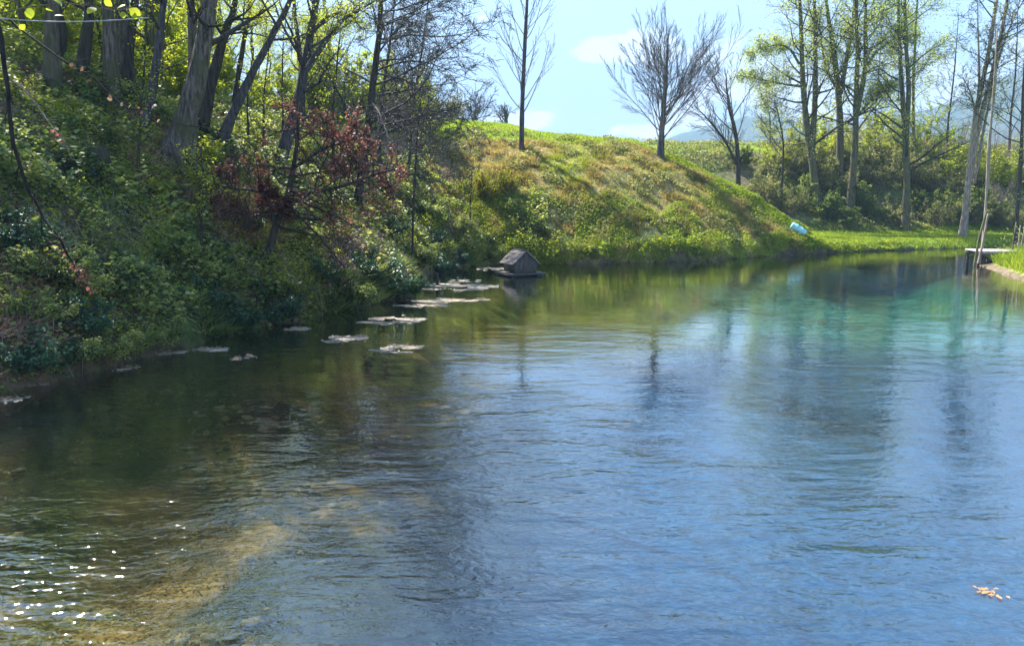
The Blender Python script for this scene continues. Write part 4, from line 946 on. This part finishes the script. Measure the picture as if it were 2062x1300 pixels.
# twigs and dead stems on the left bank
n = 4200; x, y = scatter(n, -14, .5, 8, 30, rng, lambda x, y, s: (s < 9) & infrus(x, y))
P = np.zeros((n, 4, 3)); a_ = rng.random(n) * 6.28; L = rng.uniform(.3, 1.0, n)
for j in range(4):
    f = j / 3; P[:, j, 0] = x + np.cos(a_) * L * f * .7; P[:, j, 1] = y + np.sin(a_) * L * f * .7
    P[:, j, 2] = height(P[:, j, 0], P[:, j, 1]) + .1 + .35 * f * rng.random(n)
tb = Tubes(); tb.add(P, np.full((n, 4), .006) * np.linspace(1, .4, 4), 3); link('dead_twigs', tb.mesh('dead_twigs', BARK_PINK), kind='stuff', label='pale dead twigs and stalks sticking out of the ivy', category='twigs')
x, y = scatter(6000, -15, 1, 7, 32, rng, lambda x, y, s: (s < 10) & infrus(x, y) & (vnoise(x * 1.3, y * 1.3, 133) > .8))
link('bank_grass', blade_mesh('bank_grass', np.stack([x, y, height(x, y) + .05], -1), .38, .007, rng, GRASS_GREEN, .7), kind='stuff', label='tufts of fresh grass standing out of the ivy', category='grass')
x, y = scatter(9000, -15, 1, 7, 32, rng, lambda x, y, s: (s < 10) & infrus(x, y) & (vnoise(x * .9, y * .9, 134) > .62))
link('broad_leaves', leaf_mesh('broad_leaves', np.stack([x, y, height(x, y) + .15 + .3 * rng.random(len(x))], -1), .14, rng, LEAF_IVY, .75, .9), kind='stuff', label='broad-leaved plants in clumps on the left bank', category='plants')
x, y = scatter(14000, -15, 0, 7, 30, rng, lambda x, y, s: (s < 11) & infrus(x, y) & (vnoise(x * .5, y * .5, 137) > .66))
link('straw', blade_mesh('straw', np.stack([x, y, height(x, y) + .1], -1), .34, .006, rng, LEAF_DRY, 1.6), kind='stuff', label='flattened dry straw in pale patches on the left bank', category='straw')
# hanging strands at the left water edge
n = 5000; x, y = scatter(n, -9, -1, 7, 30, rng, lambda x, y, s: (s < .5) & infrus(x, y, 2) & (vnoise(x * 1.5, y * 1.5, 139) > .55))
link('edge_sedge', blade_mesh('edge_sedge', np.stack([x, y, np.maximum(height(x, y), 0) + .05], -1), .4, .008, rng, LEAF_IVY, .9, wind=(.5, -.3)), kind='stuff', label='sedge strands trailing over the left water edge', category='sedge')
# mound
mnd = lambda x, y, s: (x > -4) & (s < np.where(x < 9, 9.0, 12.5)) & ((nose_q(x, y) < -1.0) | (x < 7)) & (y > 29) & (rng.random(x.shape) < .25 + .75 * sstep(-4, 0, x))
x, y = scatter(170000, -4, 16, 29, 46, rng, mnd)
cl = sstep(-.1, .14, fbm(x, y, 1.3, 3, 81)); keep = rng.random(len(x)) < .3 + .7 * cl
x, y, cl = x[keep], y[keep], cl[keep]
dry = fbm(x, y, .35, 3, 82) + (height(x, y) - 2.4) * .06 + (x - 4) * .012
isdry = dry + rng.normal(size=len(x)) * .07 > -.02
for nm, kmask, mt, lab in (('dry_grass', isdry, GRASS_BERM, 'tufts of straw-coloured grass over the upper mound'), ('mound_grass', ~isdry, GRASS_GREEN, 'green grass and weeds over the lower mound')):
    xx, yy = x[kmask], y[kmask]
    link(nm, blade_mesh(nm, np.stack([xx, yy, height(xx, yy) - .02], -1), .11 + .15 * cl[kmask], .014, rng, mt, .75), kind='stuff', label=lab, category='grass')
x, y = scatter(45000, -4, 16, 29, 44, rng, lambda x, y, s: (s < 3.5 + 3 * fbm(x, y, .5, 2, 91)) & (nose_q(x, y) < .8) & (x > -3.5) & (fbm(x, y, .9, 3, 92) > .0))
link('mound_herbs', leaf_mesh('mound_herbs', np.stack([x, y, height(x, y) + .03 + .2 * rng.random(len(x))], -1), .075, rng, GRASS_LUSH, .6, .6), kind='stuff', label='lush yellow-green herbs along the foot of the mound', category='herbs')
x, y = scatter(20000, -3.5, 14, 29.5, 44, rng, lambda x, y, s: (s < 11) & (nose_q(x, y) < 0) & (fbm(x, y, 1.1, 3, 95) > .10))
link('mound_weeds', leaf_mesh('mound_weeds', np.stack([x, y, height(x, y) + .03 + .2 * rng.random(len(x))], -1), .10, rng, LEAF_SCRUB, .6, .6), kind='stuff', label='dull dark weeds in patches on the mound', category='weeds')
x, y = scatter(16000, -3, 20, 29, 42, rng, lambda x, y, s: (s < .75) & ~right_side(x, y) & (x > -2.5))
hh = np.clip(fbm(x, y, 1.6, 3, 171) * 2.2 + .35, .03, .8) * np.where(x > 13, .5, 1)
link('shore_tufts', leaf_mesh('shore_tufts', np.stack([x, y - .12, np.maximum(height(x, y), 0) * .7 + .06 + hh * rng.random(len(x))], -1), .085, rng, GRASS_LUSH, .6, .4), kind='stuff', label='tufts of bright herbs overhanging the water along the mound', category='herbs')
# meadow on the plateau, strip on the nose, flat bank, right point
x, y = scatter(80000, -22, 10, 34, 62, rng, lambda x, y, s: (s > 8.7) & (x < 9.2) & infrus(x, y))
link('meadow_grass', blade_mesh('meadow_grass', np.stack([x, y, height(x, y) - .01], -1), .16, .02, rng, GRASS_LUSH, .5), kind='stuff', label='bright sunlit meadow grass on the top behind the mound', category='grass')
x, y = scatter(26000, 7, 17, 34, 44, rng, lambda x, y, s: (nose_q(x, y) > -1.3) & (nose_q(x, y) < .7))
link('mown_strip', blade_mesh('mown_strip', np.stack([x, y, height(x, y) - .01], -1), .13, .02, rng, GRASS_LUSH, .5), kind='stuff', label='green grassy strip running down the right edge of the mound', category='grass')
x, y = scatter(42000, 12, 34, 35, 50, rng, lambda x, y, s: (height(x, y) < 1.1) & ~right_side(x, y) & (nose_q(x, y) > .3) & infrus(x, y))
link('flat_bank_grass', blade_mesh('flat_bank_grass', np.stack([x, y, height(x, y) - .01], -1), .13, .02, rng, GRASS_LUSH, .5), kind='stuff', label='short bright grass on the flat far bank', category='grass')
x, y = scatter(16000, 15, 26, 20, 33, rng, lambda x, y, s: right_side(x, y) & (s > .5) & (x < y * .75 + 1))
link('point_grass', blade_mesh('point_grass', np.stack([x, y, height(x, y) - .01], -1), .42, .014, rng, GRASS_LUSH, .45), kind='stuff', label='lush tall grass on the sandy point at the right edge', category='grass')
x, y = scatter(60000, 9, 45, 43, 64, rng, lambda x, y, s: (nose_q(x, y) > 1.5) & infrus(x, y) & (fbm(x, y, .5, 3, 97) > -.12) & ~right_side(x, y) & (height(x, y) > .6))
link('slope_undergrowth', leaf_mesh('slope_undergrowth', np.stack([x, y, height(x, y) + .6 * rng.random(len(x)) * (fbm(x, y, .5, 3, 97) * 2 + .5)], -1), .14, rng, LEAF_SCRUB, .6, .4), kind='stuff', label='mixed undergrowth covering the far right slope', category='undergrowth')
x, y = scatter(9000, 15, 40, 24, 38, rng, lambda x, y, s: right_side(x, y) & (y > 31.5) & (s > .3))
link('bank_brush', leaf_mesh('bank_brush', np.stack([x, y, height(x, y) + 1.4 * rng.random(len(x)) ** 1.5], -1), .09, rng, LEAF_SCRUB, .6, .3), kind='stuff', label='low brush behind the jetty on the right bank', category='brush')

# ================================================================== near hanging branches, upper left
def branch(label, pts, Y, r0, seed, mat, leafspec=None, spec=None, tipfrac=(.3, 1), name='hanging_branch'):
    rng = np.random.default_rng(seed); W_ = np.array([at(a, b_, Y + dy) for a, b_, dy in pts]); base = W_[0].copy()
    k = 24; P = catmull(W_ - base, k); P += rng.normal(size=P.shape) * .004; rad = np.linspace(r0, r0 * .25, k)
    root = thing(name, label, 'branch', base); tb = Tubes(); tb.add(P[None], rad[None], 6); link('stem', tb.mesh('stem', mat), root)
    q, r = grow(rng, P[None], rad[None], 14, .15, 1, .8, .16, 5, -.1, .15, .5, .0016); tw = Tubes(); tw.add(q, r, 3)
    link('side_twigs', tw.mesh('side_twigs', mat), root)
    if leafspec:
        n, size, lm, t0, t1, spread = leafspec
        pos = sample_on(rng, P[None], n, t0, t1) + rng.normal(size=(n, 3)) * spread
        nl = norm(rng.normal(size=(n, 3)) + np.array([0, -.8, .3])); aa = norm(np.cross(nl, rng.normal(size=(n, 3)))); bb = np.cross(nl, aa)
        prof_ = [(-.5, 0), (-.3, .3), (.0, .40), (.28, .24), (.5, 0), (.28, -.24), (0, -.40), (-.3, -.3)]
        sz = (size * rng.uniform(.7, 1.3, n))[:, None]
        V = np.stack([pos + aa * sz * u_ + bb * sz * v_ + nl * sz * abs(v_) * .25 for u_, v_ in prof_], 1); b0_ = (np.arange(n) * 8)[:, None]
        link('leaves', new_mesh('leaves', V, [np.concatenate([b0_ + np.array(q_) for q_ in ([0, 1, 7], [3, 4, 5])]), np.concatenate([b0_ + np.array(q_) for q_ in ([1, 2, 6, 7], [2, 3, 5, 6])])], lm), root)
    return root
branch('long dark branch arching down the left edge with red-brown withered leaves at its tip', [(-30, -60, .5), (3, 90, .3), (18, 200, .1), (35, 320, 0), (78, 420, 0), (120, 480, -.1), (150, 535, -.1), (188, 585, -.2)], 5.0, .017, 501, BARK_BLACK, (45, .026, LEAF_COPPER, .82, 1, .035))
branch('thin branch crossing in front of the trunks from upper left to the flared tree', [(20, 40, .2), (70, 80, .1), (130, 125, 0), (185, 155, 0), (245, 212, 0), (310, 225, 0), (360, 250, .1), (440, 262, .2), (560, 300, .5)], 7.0, .010, 502, BARK_BLACK, (14, .04, LEAF_DRY, .3, .7, .04))
branch('pale bent twig hanging over the dark slope at left', [(20, 160, 0), (50, 180, 0), (80, 220, 0), (112, 265, 0), (130, 290, 0), (145, 320, .1)], 6.0, .007, 503, BARK_PINK, (9, .04, LEAF_COPPER, .5, .7, .03))
branch('leafy twig with broad bright green leaves along the top left edge', [(-60, 10, 0), (0, 25, 0), (90, 10, 0), (160, 8, 0), (250, 20, 0), (340, -20, 0)], 6.5, .007, 504, BARK_MOSS, (20, .08, LEAF_SPRING, .1, 1, .06))
# cable
a0 = at(-120, 24, 14.0); a1 = at(300, 36, 15.6); k = 20; P = np.linspace(a0, a1, k); P[:, 2] -= .12 * np.sin(np.linspace(0, math.pi, k))
tb = Tubes(); tb.add((P - a0)[None], np.full((1, k), .012), 6); o = link('cable', tb.mesh('cable', CABLE)); o.location = a0; o['label'] = 'thin grey cable strung between trunks at the top left'; o['category'] = 'cable'

# ================================================================== haze
V, F = box((0, 0, 250), (4100, 4100, 520)); V[:, 2] = np.where(V[:, 2] < 0, -6, 520)
hm = bpy.data.materials.new('haze_air'); hm.use_nodes = True; t = NT(hm.node_tree); t.n.clear()
pv = t.new('ShaderNodeVolumePrincipled'); pv.inputs['Color'].default_value = (.42, .66, 1.0, 1); pv.inputs['Density'].default_value = .0007; pv.inputs['Anisotropy'].default_value = .1
out = t.new('ShaderNodeOutputMaterial'); t.link(pv.outputs[0], out.inputs['Volume'])
link('haze', new_mesh('haze', V, [F], hm), kind='stuff', label='pale blue air haze in front of the far mountains', category='haze')
ANC = [(60, 'the left edge'), (135, 'the thick pale trunk'), (200, 'the far-left dark trunk'), (272, 'the close pair of trunks'), (335, 'the slim bending trunk'), (420, 'the flared trunk'),
       (490, 'the strongly leaning trunk'), (600, 'the bright meadow gap'), (690, 'the copper beech'), (790, 'the drooping twiggy tree'), (2000, 'the slim edge-of-wood tree')]
SHORT = {'slender': 'slender dark-stemmed tree', 'young': 'young mossy-stemmed tree', 'tall': 'tall grey-stemmed tree', 'low': 'low leafy sapling', 'bushy': 'fresh yellow-green bush'}
buckets = {}
for o in bpy.data.objects:
    if o.get('label') and (str(o.get('group')) == GU or str(o.get('group')).startswith('background trees')):
        kd = o['label'].split(' ')[0]; px = CXP + FPX * o.location.x / o.location.y
        a_ = next(n_ for lim, n_ in ANC if px < lim); buckets.setdefault((kd, a_), []).append((o.location.y, o.name))
for (kd, a_), lst in buckets.items():
    lst.sort()
    for i, (_, nm) in enumerate(lst):
        rank = '' if len(lst) == 1 else (', nearest of its kind there' if i == 0 else ', farthest of its kind there' if i == len(lst) - 1 else ', %s nearest of its kind there' % ['', 'second', 'third', 'fourth', 'fifth', 'sixth', 'seventh'][min(i, 6)])
        bpy.data.objects[nm]['label'] = SHORT[kd] + ' behind ' + a_ + rank
tot = sum(len(m.polygons) for m in bpy.data.meshes); print('polys', tot, 'objects', len(bpy.data.objects))
